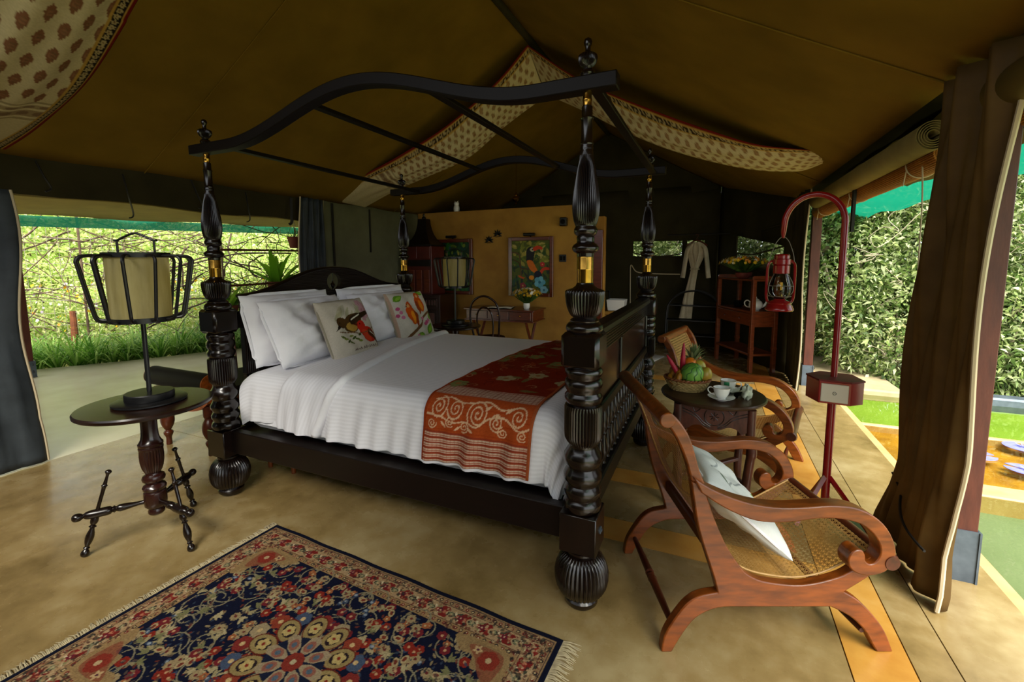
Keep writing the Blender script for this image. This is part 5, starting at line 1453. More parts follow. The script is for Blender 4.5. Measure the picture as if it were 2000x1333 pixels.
MB().lathe(spline([(.0, 0), (.045, 0), (.045, .008), (.062, .02), (.082, .05), (.084, .085), (.07, .12), (.045, .138), (.03, .142)], 3), 32).build('pot', 'porcelain', tp)
MB().lathe([(.045, .138), (.044, .146), (.02, .16), (.008, .165), (.012, .172), (.010, .182), (0, .185)], 24).build('lid', 'porcelain', tp)
MB().tube(spline([(.07, 0, .05), (.105, 0, .07), (.125, 0, .11), (.15, 0, .13)], 5), [.02]*4+[.016]*4+[.012]*4+[.009]*4, 10).build('spout', 'porcelain', tp)
MB().tube(spline([(-.07, 0, .115), (-.105, 0, .135), (-.135, 0, .11), (-.13, 0, .07), (-.1, 0, .045), (-.072, 0, .045)], 5), .008, 8).build('handle', 'porcelain', tp)
tag(MB().lathe([(0, .002), (.05, .002), (.06, .03), (.062, .09), (.059, .09), (.055, .03), (0, .01)], 24).build('tea_caddy', 'dark_leather', None, on_stand(.62, -.16, .828)), 'dark round caddy on the middle shelf of the wooden stand', 'caddy')
def blades(n, L, w_, spread, r, arch=.6, seg=4, base=.02):
    """strap leaves arching out from a point, as arrays"""
    V = []; F = []
    for k in range(n):
        a = r.random()*2*PI; tl = spread*(.25+.75*r.random()); l = L*(.6+.4*r.random()); o = len(V); w0 = w_*(.7+.5*r.random())
        d = np.array([math.cos(a), math.sin(a), 0]); sd = np.array([-math.sin(a), math.cos(a), 0])*w0/2
        bx = d*base*r.random()
        for j in range(seg+1):
            q = j/seg; ang = tl+arch*q*q*1.4
            p = bx+d*l*(math.sin(tl)*q+arch*.35*q*q)+np.array([0, 0, l*(math.cos(tl)*q-arch*.42*q*q*q)])
            ww = sd*(1-q**2.2)+sd*.02
            V += [p-ww, p+ww]
        for j in range(seg): F.append((o+2*j, o+2*j+1, o+2*j+3, o+2*j+2))
    return np.array(V), np.array(F)
def bouquet(label, loc, pot, h, rad, n, cols, leafL, r, low=0.0, name='flower_arrangement'):
    t = thing(name, label, 'flowers', loc); pot(t)
    V, F = blades(60, leafL, leafL*.12, 1.4, r, .5)
    lf = link('foliage', np_mesh('foliage', V+np.array([0, 0, h*.35]), F, 'leaf_dark'), t)
    petals = {c: MB() for c in cols}; stem = MB()
    for k in range(n):
        a = r.random()*2*PI; q = math.sqrt(r.random()); el = q*1.25
        p = Vector((rad*math.sin(el)*math.cos(a), rad*math.sin(el)*math.sin(a), h*(.55+.45*math.cos(el))+low*r.random()))
        stem.tube([(0, 0, h*.2), (p.x*.5, p.y*.5, h*.45), tuple(p)], .0022, 4)
        m = petals[cols[k % len(cols)]]; s = .021*(.7+.6*r.random())
        nrm = Vector((p.x, p.y, p.z*.4)).normalized(); tu = nrm.orthogonal().normalized(); tv = nrm.cross(tu)
        for j in range(6):
            b = 2*PI*j/6; dd = tu*math.cos(b)+tv*math.sin(b); ee = tv*math.cos(b)-tu*math.sin(b)
            m.add([tuple(p), tuple(p+dd*s*.6+ee*s*.35+nrm*.003), tuple(p+dd*s*1.25+nrm*.006), tuple(p+dd*s*.6-ee*s*.35+nrm*.003)], [(0, 1, 2, 3)])
    for c in cols: petals[c].build('blossoms', c, t)['kind'] = 'stuff'
    stem.build('stems', 'stem_green', t)
    return t
R1 = random.Random(3)
def bowl_pot(t): MB().lathe([(0, 0), (.07, 0), (.10, .03), (.11, .075), (.105, .08), (.09, .05), (0, .04)], 28).build('bowl', 'terracotta', t)
fa = bouquet('arrangement of yellow and white orchids on top of the wooden stand', on_stand(.40, -.09, 1.25), bowl_pot, .30, .34, 110, ['petal_yellow', 'petal_white', 'petal_orange'], .34, R1)

# ------------------------------------------------------------------ robe on a hanger
rb = thing('bathrobe', 'cream bathrobe hanging from a rail against the dark end wall', 'bathrobe', (2.56, 6.30, 0))
def robe(u, v):
    a = 2*PI*u; z = lerp(.52, 1.80, v)
    w_ = interp([.52, .9, 1.2, 1.36, 1.55, 1.7, 1.76, 1.80], [.10, .075, .060, .055, .115, .14, .125, .05], z); cx = interp([.52, .9, 1.2, 1.36, 1.6, 1.8], [-.14, -.09, -.04, -.015, .0, .0], z)
    dp = .035+.02*math.sin(6*a+z*5)*.5
    return (cx+w_*math.cos(a)*(1+.08*math.sin(5*a+z*4)), dp*math.sin(a), z)
m = MB(); m.grid(robe, 44, 40); m.build('robe_body', 'towelling', rb, sharp=None)
for s in (-1, 1):
    m = MB(); pth = spline([(s*.09, 0, 1.74), (s*.135, -.02, 1.68), (s*.165, -.02, 1.5), (s*.185, -.02, 1.32), (s*.20, -.02, 1.21)], 4)
    m.tube(pth, [.045, .05, .052, .053, .053, .053, .052, .052, .052, .052, .052, .053, .053, .054, .055, .056, .057], 14, flat=.6); m.build('sleeve', 'towelling', rb)
    m = MB(); m.tube(spline([(s*.03, -.035, 1.80), (s*.05, -.05, 1.65), (s*.01, -.055, 1.45), (-.02, -.055, 1.36)], 5), .018, 8, flat=.4); m.build('lapel', 'towelling', rb)
m = MB(); m.tube([(-.015+.06*math.cos(a), .045*math.sin(a), 1.355) for a in np.linspace(0, 2*PI, 20, endpoint=False)], .018, 8, closed=True, flat=.6); m.build('belt', 'towelling', rb)
m = MB(); m.tube(spline([(-.16, 0, 1.74), (-.08, 0, 1.80), (0, 0, 1.83), (.08, 0, 1.80), (.16, 0, 1.74)], 5), .012, 8); m.tube(spline([(0, 0, 1.83), (0, 0, 1.87), (.02, 0, 1.90), (.01, 0, 1.93), (-.02, 0, 1.92)], 5), .004, 6); m.build('hanger', 'mahogany', rb)
m = MB(); m.tube([(2.1, 6.32, 1.93), (3.05, 6.32, 1.93)], .012, 10); tag(m.build('clothes_rail', 'black_metal'), 'dark clothes rail carrying the bathrobe', 'rail')
# black iron arched rack standing under the robe
t = thing('arched_rack', 'black iron rack with arched ends standing below the bathrobe', 'rack', (2.55, 6.25, 0))
for y in (-.12, .12):
    m = MB(); m.tube(spline([(-.42, y, 0), (-.42, y, .6), (-.36, y, .82), (-.2, y, .95), (0, y, 1.0), (.2, y, .95), (.36, y, .82), (.42, y, .6), (.42, y, 0)], 5), .014, 8); m.build('arch_frame', 'black_metal', t)
for z in (.25, .5, .75):
    m = MB(); m.box((0, 0, z), (.82, .26, .015)); m.build('rack_shelf', 'black_metal', t)

# ================================================================== the ochre wall: paintings, ornaments, switches
def painting(label, x, fn, cx):
    t = thing('painting', label, 'painting', (x, 4.49, 1.415), 0, 'framed paintings on the ochre wall')
    w_, h_ = .72, .89; m = MB(); fwd = .055
    for s in (-1, 1):
        MB().box((s*(w_-fwd)/2, -.018, 0), (fwd, .036, h_), bev=.006).build('frame_side', 'mahogany', t)
        MB().box((0, -.018, s*(h_-fwd)/2), (w_-2*fwd, .036, fwd), bev=.006).build('frame_rail', 'mahogany', t)
    nu_, nv_ = 124, 156
    U, T = np.meshgrid(np.linspace(-1, 1, nu_+1), np.linspace(-1.28, 1.28, nv_+1)); pr = fn(U, T)
    V = np.stack([U.ravel()*(w_-2*fwd+.01)/2, np.full(U.size, -.022), T.ravel()/1.28*(h_-2*fwd+.01)/2], 1)
    link('canvas', np_mesh('canvas', V, grid_faces(nu_, nv_), 'canvas_painting', cols=pr.cols()), t)
    m = MB(); m.tube([(-.09, -.07, h_/2+.035), (.09, -.07, h_/2+.035)], .022, 12); m.tube([(0, 0, h_/2-.02), (0, -.04, h_/2+.04), (0, -.07, h_/2+.035)], .008, 8); m.build('picture_light', 'black_metal', t)
    return t
def art_toucan(X, Y):
    pr = Print(X, Y, '4f5a1c'); r = np.random.default_rng(8)
    for k in range(70): pr.leaf(-1+2*r.random(), .1+1.2*r.random(), .12+.16*r.random(), .05+.04*r.random(), ('8a8a2a', 'a89a40', '3a5a1c', '6f7a22', 'c0b060', '24421a')[k % 6], r.random()*PI, .75)
    for k in range(60): pr.leaf(-1+2*r.random(), -1.28+1.3*r.random(), .14+.14*r.random(), .05+.04*r.random(), ('1c3a2a', '143024', '2a5a30', '0f2430', '1f4a44')[k % 5], r.random()*PI, .8)
    pr.stroke(spline([(-1, .7), (-.62, .62), (-.52, .2), (-.5, -.25), (-.45, -.5)], 6), .06, '5a4024'); pr.stroke(spline([(-.9, .35), (-.6, .2), (-.5, -.05), (0, -.12), (.4, -.22)], 6), .05, '4a3018')
    pr.poly(spline([(-.22, .55), (-.18, .85), (.05, .98), (.22, .85), (.2, .55), (.12, .25), (-.05, .12), (-.2, .25)], 4, True), '14141c')
    pr.poly(spline([(-.18, .28), (.08, .3), (.28, .0), (.36, -.2), (.2, -.28), (-.05, -.08)], 4, True), 'd06a14')
    pr.ell(.1, .83, .12, .1, 'b8b090'); pr.ell(.12, .84, .04, .04, '10100c')
    pr.poly(spline([(.14, .92), (.4, 1.02), (.62, .92), (.58, .82), (.42, .84), (.2, .76)], 4, True), 'c83a10')
    pr.flower(.62, .12, .12, 'c01c3a', 'e09a40', 5, .3, .8)
    pr.poly(spline([(.5, -.2), (.7, -.02), (.98, -.04), (1, -.16), (.72, -.16), (.58, -.34)], 4, True), 'c83a18'); pr.ell(.4, -.42, .2, .24, '10142c', .4)
    pr.ell(.06, -.52, .13, .11, 'dd8a1a'); pr.poly(spline([(-.62, -.4), (-.4, -.5), (-.28, -.52), (-.4, -.58), (-.6, -.5)], 4, True), 'c0501a')
    for a in range(5): pr.ell(.48+.15*math.cos(a*1.257), -.74+.15*math.sin(a*1.257), .15, .13, ('5aa0b8', '6fb4c8')[a % 2], a)
    pr.ell(.48, -.74, .07, .07, '2f6a80'); pr.flower(-.4, -.92, .16, '8a2a38', 'c08a4a', 5, 0, .8); pr.flower(.7, -1.12, .2, '7fb0c0', '3a7080', 5, 0, .8)
    return pr.speckle(.25)
def art_green(X, Y):
    pr = Print(X, Y, '123018'); r = np.random.default_rng(4)
    for k in range(110): pr.leaf(-1+2*r.random(), -1.28+2.56*r.random(), .12+.18*r.random(), .05+.05*r.random(), ('1c4a20', '2a6a2a', '0f2a1c', '3f7a2a', '18403a', '6a7a22')[k % 6], r.random()*PI, .8)
    for k in range(12): pr.ell(-.9+1.8*r.random(), .5+.6*r.random(), .06, .09, ('7a8a2a', 'a89a3a', '2a4a6a')[k % 3], 0, .8)
    pr.poly(spline([(-.55, -1.0), (-.2, -.9), (.3, -.95), (.45, -1.05), (0, -1.12)], 4, True), '8a1420')
    return pr.speckle(.2)
painting('framed painting of a toucan among flowers above the desk', .32, art_toucan, 0)
painting('framed dark green foliage painting behind the far lamp', -1.03, art_green, 0)
for k, (x, z, lab) in enumerate(((-.38, 1.82, 'lower dark metal leaf ornament on the ochre wall'), (-.23, 1.91, 'upper dark metal leaf ornament on the ochre wall'))):
    t = thing('wall_ornament', lab, 'ornament', (x, 4.49, z), 0, 'metal leaf wall ornaments')
    for j in range(7):
        a = math.radians(-20+220*j/6); m = MB(); L = .085
        m.add([(0, -.008, 0), (L*.5*math.cos(a)-.014*math.sin(a), -.012, L*.5*math.sin(a)+.014*math.cos(a)), (L*math.cos(a), -.008, L*math.sin(a)), (L*.5*math.cos(a)+.014*math.sin(a), -.006, L*.5*math.sin(a)-.014*math.cos(a))], [(0, 1, 2, 3)])
        o = m.build('leaf', 'black_metal', t); sm = o.modifiers.new('t', 'SOLIDIFY'); sm.thickness = .003
    MB().tube([(-.035, -.006, -.035), (.035, -.006, -.03)], .004, 6).build('stem', 'black_metal', t)
t = thing('wall_speaker', 'small black speaker high on the ochre wall', 'speaker', (.84, 4.45, 2.06)); MB().box((0, 0, 0), (.105, .08, .125), bev=.012).build('speaker_box', 'black_metal', t); MB().lathe([(0, 0), (.035, 0), (.035, .004), (.02, .008), (0, .008)], 20, Matrix.Translation((0, -.04, 0)) @ Matrix.Rotation(PI/2, 4, 'X')).build('grille', 'dark_leather', t)
t = thing('light_switch', 'square black switch plate on the ochre wall', 'switch', (.82, 4.492, 1.54)); MB().box((0, -.004, 0), (.105, .012, .105), bev=.003).build('plate', 'black_metal', t)
for x in (-.024, .024): MB().box((x, -.012, 0), (.035, .008, .06), bev=.002).build('rocker', 'dark_leather', t)

# ------------------------------------------------------------------ folding desk, bentwood chair, flowers
t = thing('writing_desk', 'reddish wooden desk with drawers on crossed legs by the ochre wall', 'desk', (.02, 4.19, 0))
MB().box((0, 0, .805), (1.12, .50, .022), bev=.004).build('desk_top', 'mahogany', t)
MB().box((0, .01, .725), (1.06, .45, .14), bev=.003).build('desk_case', 'mahogany', t)
MB().box((0, 0, .648), (1.10, .49, .018), bev=.003).build('moulding', 'mahogany', t)
for x in (-.345, 0, .345):
    d = MB().box((x, -.222, .727), (.325, .02, .115), bev=.004).build('drawer', 'mahogany', t); MB().ball((x, -.24, .727), .013, 12, 8).build('knob', 'brass', d)
for x in (-.42, .42):
    for s in (-1, 1):
        m = MB(); m.tube([(x, -s*.20, 0), (x, s*.20, .64)], .022, 4); m.build('crossed_leg', 'mahogany', t)
MB().tube([(-.42, 0, .32), (.42, 0, .32)], .014, 10).build('stretcher', 'mahogany', t)
def vase(t): MB().lathe([(0, 0), (.035, 0), (.045, .02), (.05, .06), (.046, .085), (.042, .085), (.044, .05), (0, .02)], 24).build('vase', 'porcelain', t)
R2 = random.Random(9)
bouquet('posy of yellow and white daisies in a white vase on the desk', (.40, 4.12, .817), vase, .30, .24, 120, ['petal_yellow', 'petal_white', 'petal_yellow'], .20, R2, name='flower_posy')
t = thing('open_book', 'open book lying on the writing desk', 'book', (-.02, 4.12, .817), .2)
for s in (-1, 1):
    m = MB(); m.grid(lambda u, v: (s*.19*u, lerp(-.13, .13, v), .012+.022*math.sin(u*PI*.75)*(1-u*.4)-.012*u), 12, 2); o = m.build('page_block', 'paper', t, sharp=None); sm = o.modifiers.new('t', 'SOLIDIFY'); sm.thickness = .008
MB().box((0, 0, .003), (.40, .28, .005), bev=.001).build('cover', 'dark_leather', t)
t = thing('bentwood_chair', 'dark bentwood chair with hooped back drawn up to the desk', 'chair', (.10, 3.55, 0), math.radians(8))
# faces the desk (+y); backrest on the -y side
MB().lathe([(0, .455), (.19, .455), (.205, .462), (.208, .475), (.20, .485), (0, .48)], 40).build('seat', 'walnut', t)
hoop = spline([(-.165, -.15, .46), (-.19, -.19, .65), (-.20, -.215, .82), (-.15, -.235, .98), (0, -.245, 1.055), (.15, -.235, .98), (.20, -.215, .82), (.19, -.19, .65), (.165, -.15, .46)], 6)
MB().tube(hoop, .014, 12).build('back_hoop', 'walnut', t)
MB().tube(spline([(-.09, -.165, .47), (-.11, -.195, .68), (-.09, -.22, .84), (0, -.23, .91), (.09, -.22, .84), (.11, -.195, .68), (.09, -.165, .47)], 6), .011, 10).build('inner_hoop', 'walnut', t)
for x, y in ((-.15, -.14), (.15, -.14), (-.14, .14), (.14, .14)):
    m = MB(); m.tube([(x, y, .46), (x*1.18, y*1.25, .25), (x*1.35, y*1.5, 0)], [.016, .015, .012], 12); m.build('leg', 'walnut', t)
MB().tube([(.155*math.cos(a), .155*math.sin(a), .24) for a in np.linspace(0, 2*PI, 32, endpoint=False)], .009, 8, closed=True).build('leg_ring', 'walnut', t)

# ------------------------------------------------------------------ pagoda cabinet in the corner
t = thing('pagoda_cabinet', 'dark lacquered cabinet with stepped pagoda top in the corner', 'cabinet', (-1.30, 4.12, 0))
MB().box((.05, 0, .49), (.66, .46, .98), bev=.006).build('lower_body', 'walnut', t)
for z, h in ((.88, .13), (.55, .44)):
    d = MB().box((.05, -.235, z), (.58, .02, h), bev=.004).build('door' if h > .2 else 'drawer', 'walnut', t)
    if h > .2:
        for x in (-.09, .19): MB().box((x, -.248, z), (.20, .012, h-.1), bev=.004).build('door_panel', 'carved_wood', d)
    else:
        for k in range(11): MB().box((-.2+.05*k, -.248, z), (.025, .012, .07), bev=.003).build('carved_flute', 'carved_wood', d)
MB().box((.05, 0, .99), (.70, .50, .03), bev=.006).build('waist_moulding', 'walnut', t)
MB().box((-.03, .02, 1.37), (.46, .36, .74), bev=.006).build('upper_body', 'red_lacquer', t)
for x in (-.17, -.03, .11): MB().box((x, -.165, 1.2), (.10, .012, .34), bev=.003).build('slatted_panel', 'mahogany', t)
MB().box((-.03, -.165, 1.48), (.44, .02, .10), bev=.004).build('frieze', 'ebony_flat', t)
for x in (-.15, .09): MB().box((x, -.165, 1.64), (.17, .012, .18), bev=.003).build('upper_panel', 'red_lacquer', t)
MB().box((-.03, 0, 1.75), (.52, .42, .025), bev=.004).build('cornice', 'ebony_flat', t)
pg = MB()
steps = [(.24, 1.765), (.20, 1.80), (.15, 1.86), (.115, 1.93), (.095, 2.0), (.08, 2.08), (.075, 2.16)]
v = []; f = []
for r, z in steps: v += [(-.03-r, -r*.8, z), (-.03+r, -r*.8, z), (-.03+r, r*.8, z), (-.03-r, r*.8, z)]
for j in range(len(steps)-1):
    for k in range(4): f.append((4*j+k, 4*j+(k+1) % 4, 4*j+4+(k+1) % 4, 4*j+4+k))
f.append((24, 25, 26, 27)); pg.add(v, f); pg.build('pagoda_roof', 'ebony_flat', t)
MB().lathe([(.03, 2.16), (.035, 2.18), (.015, 2.2), (.02, 2.23), (0, 2.25)], 16, Matrix.Translation((-.03, 0, 0))).build('roof_finial', 'ebony', t)

# ------------------------------------------------------------------ wash basin behind the footboard, bath mat, lamps above the wall
t = thing('vanity_counter', 'dark vanity counter beyond the footboard carrying the white basin', 'counter', (1.55, 5.05, 0)); MB().box((0, 0, .73), (.62, .5, .05), bev=.006).build('counter_top', 'ochre_plaster', t)
for x in (-.27, .27): MB().box((x, 0, .355), (.06, .42, .70)).build('counter_leg', 'ochre_plaster', t)
t = thing('wash_basin', 'white ceramic wash basin standing on the vanity counter', 'basin', (1.52, 4.98, .757))
MB().lathe([(0, 0), (.15, 0), (.165, .01), (.185, .15), (.19, .165), (.18, .166), (.172, .15), (.15, .03), (0, .02)], 4, Matrix.Rotation(PI/4, 4, 'Z')).build('bowl', 'ceramic_white', t, bev=.012)
m = MB(); m.tube(spline([(0, 0, 0), (0, 0, .24), (-.02, -.04, .28), (-.04, -.10, .27)], 5), .012, 10); m.tube([(.02, 0, .25), (.07, .0, .29)], .006, 8)
tag(m.build('basin_tap', 'black_metal', None, (1.36, 5.18, .757)), 'black curved tap behind the white basin', 'tap')
m = MB(); m.box((0, 0, .008), (.34, .75, .016), bev=.005); tag(m.build('bath_mat', 'ceramic_white', None, (1.93, 5.12, .001), None, (0, 0, -.25)), 'pale bath mat on the floor beyond the footboard', 'bath mat')
t = thing('hanging_lamp', 'small ornate metal lamp hanging above the ochre wall', 'pendant lamp', (-.03, 4.75, 2.38)); MB().lathe([(0, 0), (.02, .01), (.012, .03), (.05, .06), (.062, .09), (.05, .12), (.02, .14), (.03, .16), (.012, .18), (.008, .2), (0, .2)], 24).build('lamp_body', 'brass', t); MB().tube([(0, 0, .2), (0, 0, .78)], .004, 6).build('chain', 'brass', t)
t = thing('owl_figurine', 'small pale owl figurine on top of the ochre wall', 'figurine', (-1.0, 4.56, 2.301)); MB().lathe(spline([(0, 0), (.04, 0), (.05, .04), (.045, .08), (.035, .10), (.042, .125), (.035, .15), (0, .16)], 3), 20).build('body', 'ceramic_white', t)
for s in (-1, 1): MB().add([(s*.03, 0, .145), (s*.012, .015, .15), (s*.012, -.015, .15), (s*.035, 0, .18)], [(0, 1, 3), (1, 2, 3), (2, 0, 3), (0, 2, 1)]).build('ear_tuft', 'ceramic_white', t)

# ------------------------------------------------------------------ daybed behind the headboard
t = thing('daybed', 'wooden daybed with rolled leather arm standing behind the headboard', 'daybed', (-.72, .95, 0))
for y in (-.66, .66):
    MB().tube([(-.62, y, .585), (.10, y, .585)], .075, 22).build('rolled_arm', 'dark_leather', t)
    for x in (-.62, .10): MB().lathe([(0, -.012), (.06, -.012), (.074, -.004), (.074, .006), (0, .008)], 24, Matrix.Translation((x+(.004 if x > 0 else -.004), y, .585)) @ Matrix.Rotation(PI/2, 4, 'Y')).build('arm_roundel', 'teak', t)
    m = MB(); out = [(-.60, .50), (.08, .50)]+spline([(.08, .43), (-.05, .36), (-.3, .335), (-.5, .37), (-.60, .43)], 4); m.prism(out, y-.02, y+.02); m.build('end_panel', 'teak', t)
MB().box((-.26, 0, .46), (.62, 1.28, .08), bev=.02).build('seat_pad', 'dark_leather', t)
MB().box((-.26, 0, .40), (.64, 1.30, .07), bev=.006).build('seat_frame', 'teak_dark', t)
lg = MB().lathe(spline([(.018, 0), (.022, .01), (.020, .06), (.032, .09), (.034, .11), (.020, .125), (.026, .135), (.042, .17), (.05, .21), (.045, .26), (.028, .30), (.036, .32), (.036, .40)], 3), 22).mesh('leg', 'teak_dark')
for x in (-.53, .02, .62 if False else .02):
    for y in (-.64, .64):
        if x == .02 and any(c.location.x == .02 and abs(c.location.y-y) < .01 for c in t.children if c.name.startswith('leg')): continue
        link('leg', lg, t, (x, y, 0))
st_ = thing('turned_stool', 'small turned wood footstool tucked under the bed near the pillows', 'stool', (-.10, .36, 0))
MB().box((.12, .12, .235), (.34, .34, .03), bev=.006).build('stool_top', 'teak', st_)
ls = MB().lathe(spline([(.016, 0), (.018, .05), (.022, .06), (.034, .09), (.036, .115), (.024, .135), (.034, .145), (.03, .16), (.03, .225)], 3), 20).mesh('stool_leg', 'teak')
for x in (0, .24):
    for y in (0, .24): link('stool_leg', ls, st_, (x, y, 0))

# ================================================================== planting outside
def leaf_cloud(n, L, wr, r, shape, up=.35, droop=0.0):
    """n folded leaves scattered by shape(k) -> points, outward directions"""
    P, N = shape(n)
    d = r.normal(size=(n, 3)); d /= np.linalg.norm(d, axis=1)[:, None]
    d = d+N*.7+np.array([0, 0, up]); d /= np.linalg.norm(d, axis=1)[:, None]
    s = np.cross(d, r.normal(size=(n, 3))); s /= np.linalg.norm(s, axis=1)[:, None]
    nn = np.cross(d, s)
    l = (L*(.6+.8*r.random(n)))[:, None]
    V = np.stack([P, P+d*l*.45+s*l*wr+nn*l*.06, P+d*l-np.array([0, 0, droop])*l, P+d*l*.45-s*l*wr+nn*l*.06], 1).reshape(-1, 3)
    F = np.arange(n*4).reshape(-1, 4)
    return V, F
def ball_shape(rx, ry, rz, r, lumps=9, inner=.45):
    lp = r.normal(size=(lumps, 3)); lp /= np.linalg.norm(lp, axis=1)[:, None]
    def f(n):
        d = r.normal(size=(n, 3)); d /= np.linalg.norm(d, axis=1)[:, None]
        k = .78+.22*np.clip((d@lp.T).max(1), 0, 1)**3
        q = (inner+(1-inner)*r.random(n)**.4)*k
        return d*q[:, None]*np.array([rx, ry, rz]), d
    return f
def bush_mesh(name, n, L, wr, dims, seed, mt, **kw):
    r = np.random.default_rng(seed); V, F = leaf_cloud(n, L, wr, r, ball_shape(*dims, r), **kw)
    return np_mesh(name, V, F, mt, smooth=False)
def stems_mesh(dims, seed, mt='bark', n=9):
    r = random.Random(seed); m = MB()
    for k in range(n):
        a = r.random()*6.28; q = .8*r.random()
        e = (dims[0]*q*math.cos(a), dims[1]*q*math.sin(a), dims[2]*(.2+.7*r.random()))
        m.tube(spline([(0, 0, -dims[2]), (e[0]*.4, e[1]*.4, -dims[2]*.3), e], 4), [.03]*3+[.02]*3+[.009]*3, 5)
    return m.mesh('branches', mt)
hed = [(bush_mesh('foliage', 11000, .072, .18, (.95, .75, .95), 40+k, 'leaf_hedge', droop=.25), stems_mesh((.95, .75, .95), k, 'pale_twig')) for k in range(3)]
rr = random.Random(21)
def place_bush(kit, name, label, group, x, y, z, s, rz):
    t = thing(name, label, 'bush', (x, y, z), rz, group); t.scale = (s, s, s)
    link('foliage', kit[0], t); link('branches', kit[1], t)
spots = []
for row, (y, z, x0, x1, st) in enumerate(((5.75, .45, 5.2, 10.4, .85), (6.25, 1.55, 4.6, 11.2, .9), (6.7, 2.75, 4.4, 12, 1.0), (7.1, 3.9, 4.6, 12, 1.3))):
    x = x0
    while x < x1:
        spots.append((x+rr.random()*.2, y+(rr.random()-.5)*.35-.10*max(0, x-6)*.5, z+(rr.random()-.5)*.25, 1.0+.25*rr.random())); x += st
for x, y, z, s in ((4.55, 7.0, .6, 1.0), (4.7, 7.4, 1.9, 1.15), (1.2, 8.2, 1.2, 1.2), (2.2, 8.4, 1.7, 1.3), (3.2, 8.2, 1.3, 1.2), (4.0, 8.0, 2.2, 1.2), (1.6, 8.6, 2.6, 1.2), (2.8, 8.6, 2.8, 1.2)): spots.append((x, y, z, s))
for k, (x, y, z, s) in enumerate(spots):
    place_bush(hed[k % 3], 'hedge_bush', 'leafy bush in the tall green hedge beyond the pond' if k < len(spots)-6 else 'leafy bush outside the dark end wall windows', 'hedge bushes beyond the pond' if k < len(spots)-6 else 'bushes behind the tent', x, y, z, s, rr.random()*6.28)
# pale bare vines trailing through the hedge
m = MB()
for k in range(46):
    x = 4.4+rr.random()*4.2; y = 5.15-.05*(x-5)+rr.random()*.35; z = .3+rr.random()*2.1
    p = [(x, y, z)]
    for j in range(5): p.append((p[-1][0]+(rr.random()-.5)*.5, y+(rr.random()-.5)*.2, p[-1][2]+(rr.random()-.6)*.45))
    m.tube(spline(p, 4), .0045, 4)
tag(m.build('hedge_vines', 'pale_twig'), 'pale bare vines trailing over the hedge', 'vines', kind='stuff')

# lily pads
lp = MB(); n = 26
out = [(0, 0)]+[(math.cos(a), math.sin(a)) for a in np.linspace(.25, 2*PI-.25, n)]
for k, (x, y, s, lab) in enumerate(((4.84, 2.93, .115, 'violet lily pad nearest the brown curtain on the shallow pond'), (5.26, 3.27, .12, 'violet lily pad furthest out near the pond ledge'), (5.02, 2.72, .11, 'violet lily pad lying in a bright patch of water'))):
    t = thing('lily_pad', lab, 'lily pad', (x, y, -.080), k*1.3, 'violet lily pads')
    m = MB(); m.prism([(a*s, b*s) for a, b in out], 0, .004, axes='xy'); m.build('pad', 'lily_violet', t)
    for j in range(7):
        a = 2*PI*j/7; MB().add([(0, 0, .005), (s*.2*math.cos(a+.3), s*.2*math.sin(a+.3), .014), (s*.42*math.cos(a), s*.42*math.sin(a), .020), (s*.2*math.cos(a-.3), s*.2*math.sin(a-.3), .014)], [(0, 1, 2, 3)]).build('petal', 'lily_violet', t)

# ------------------------------------------------------------------ garden on the left
shr = [(bush_mesh('foliage', 10000, .075, .22, (1.2, 1.1, 1.0), 60+k, 'leaf_lime', droop=.2), stems_mesh((1.2, 1.1, 1.0), 30+k, 'twig')) for k in range(3)]
rr = random.Random(5)
def edge_x(y): return interp([p[1] for p in EDGE], [p[0] for p in EDGE], y)
gs = []
for off, z, ys, st, s in ((2.6, .35, (-2, 9), 1.25, .8), (4.2, .7, (-2, 12), 1.6, 1.15), (6.2, 1.3, (-2, 15), 1.9, 1.45), (8.6, 2.4, (-2, 18), 2.3, 1.8)):
    y = ys[0]
    while y < ys[1]:
        gs.append((edge_x(min(y, 7))-off-max(0, y-7)*(-.3)+(rr.random()-.5)*.7, y+(rr.random()-.5)*.5, z+(rr.random()-.5)*.3, s*(.85+.3*rr.random()))); y += st
for k, (x, y, z, s) in enumerate(gs):
    place_bush(shr[k % 3], 'garden_shrub', 'lime green shrub in the garden beyond the wire fence', 'garden shrubs beyond the fence', x, y, z, s, rr.random()*6.28)
# small garden flowers
r = np.random.default_rng(77)
def flower_field(n):
    y = -1+9*r.random(n); x = np.array([edge_x(min(q, 7)) for q in y])-1.0-2.2*r.random(n); z = .35+.9*r.random(n)
    return np.stack([x, y, z], 1), np.tile([0., 0, 1], (n, 1))
V, F = leaf_cloud(900, .055, .45, r, flower_field, up=.6)
tag(link('garden_flowers', np_mesh('garden_flowers', V, F, 'flower_mix', smooth=False)), 'scattered yellow and pale flowers among the garden shrubs', 'flowers', kind='stuff')
def low_leaves(n):
    y = -2+10*r.random(n); x = np.array([edge_x(min(q, 7)) for q in y])-1.3-2.8*r.random(n); z = -.1+.7*r.random(n)**1.3
    return np.stack([x, y, z], 1), np.tile([0., 0, .5], (n, 1))
V, F = leaf_cloud(18000, .08, .2, r, low_leaves, up=.5)
tag(link('ground_cover', np_mesh('ground_cover', V, F, 'leaf_lime', smooth=False)), 'low leafy ground cover between fence and shrubs', 'ground cover', kind='stuff')
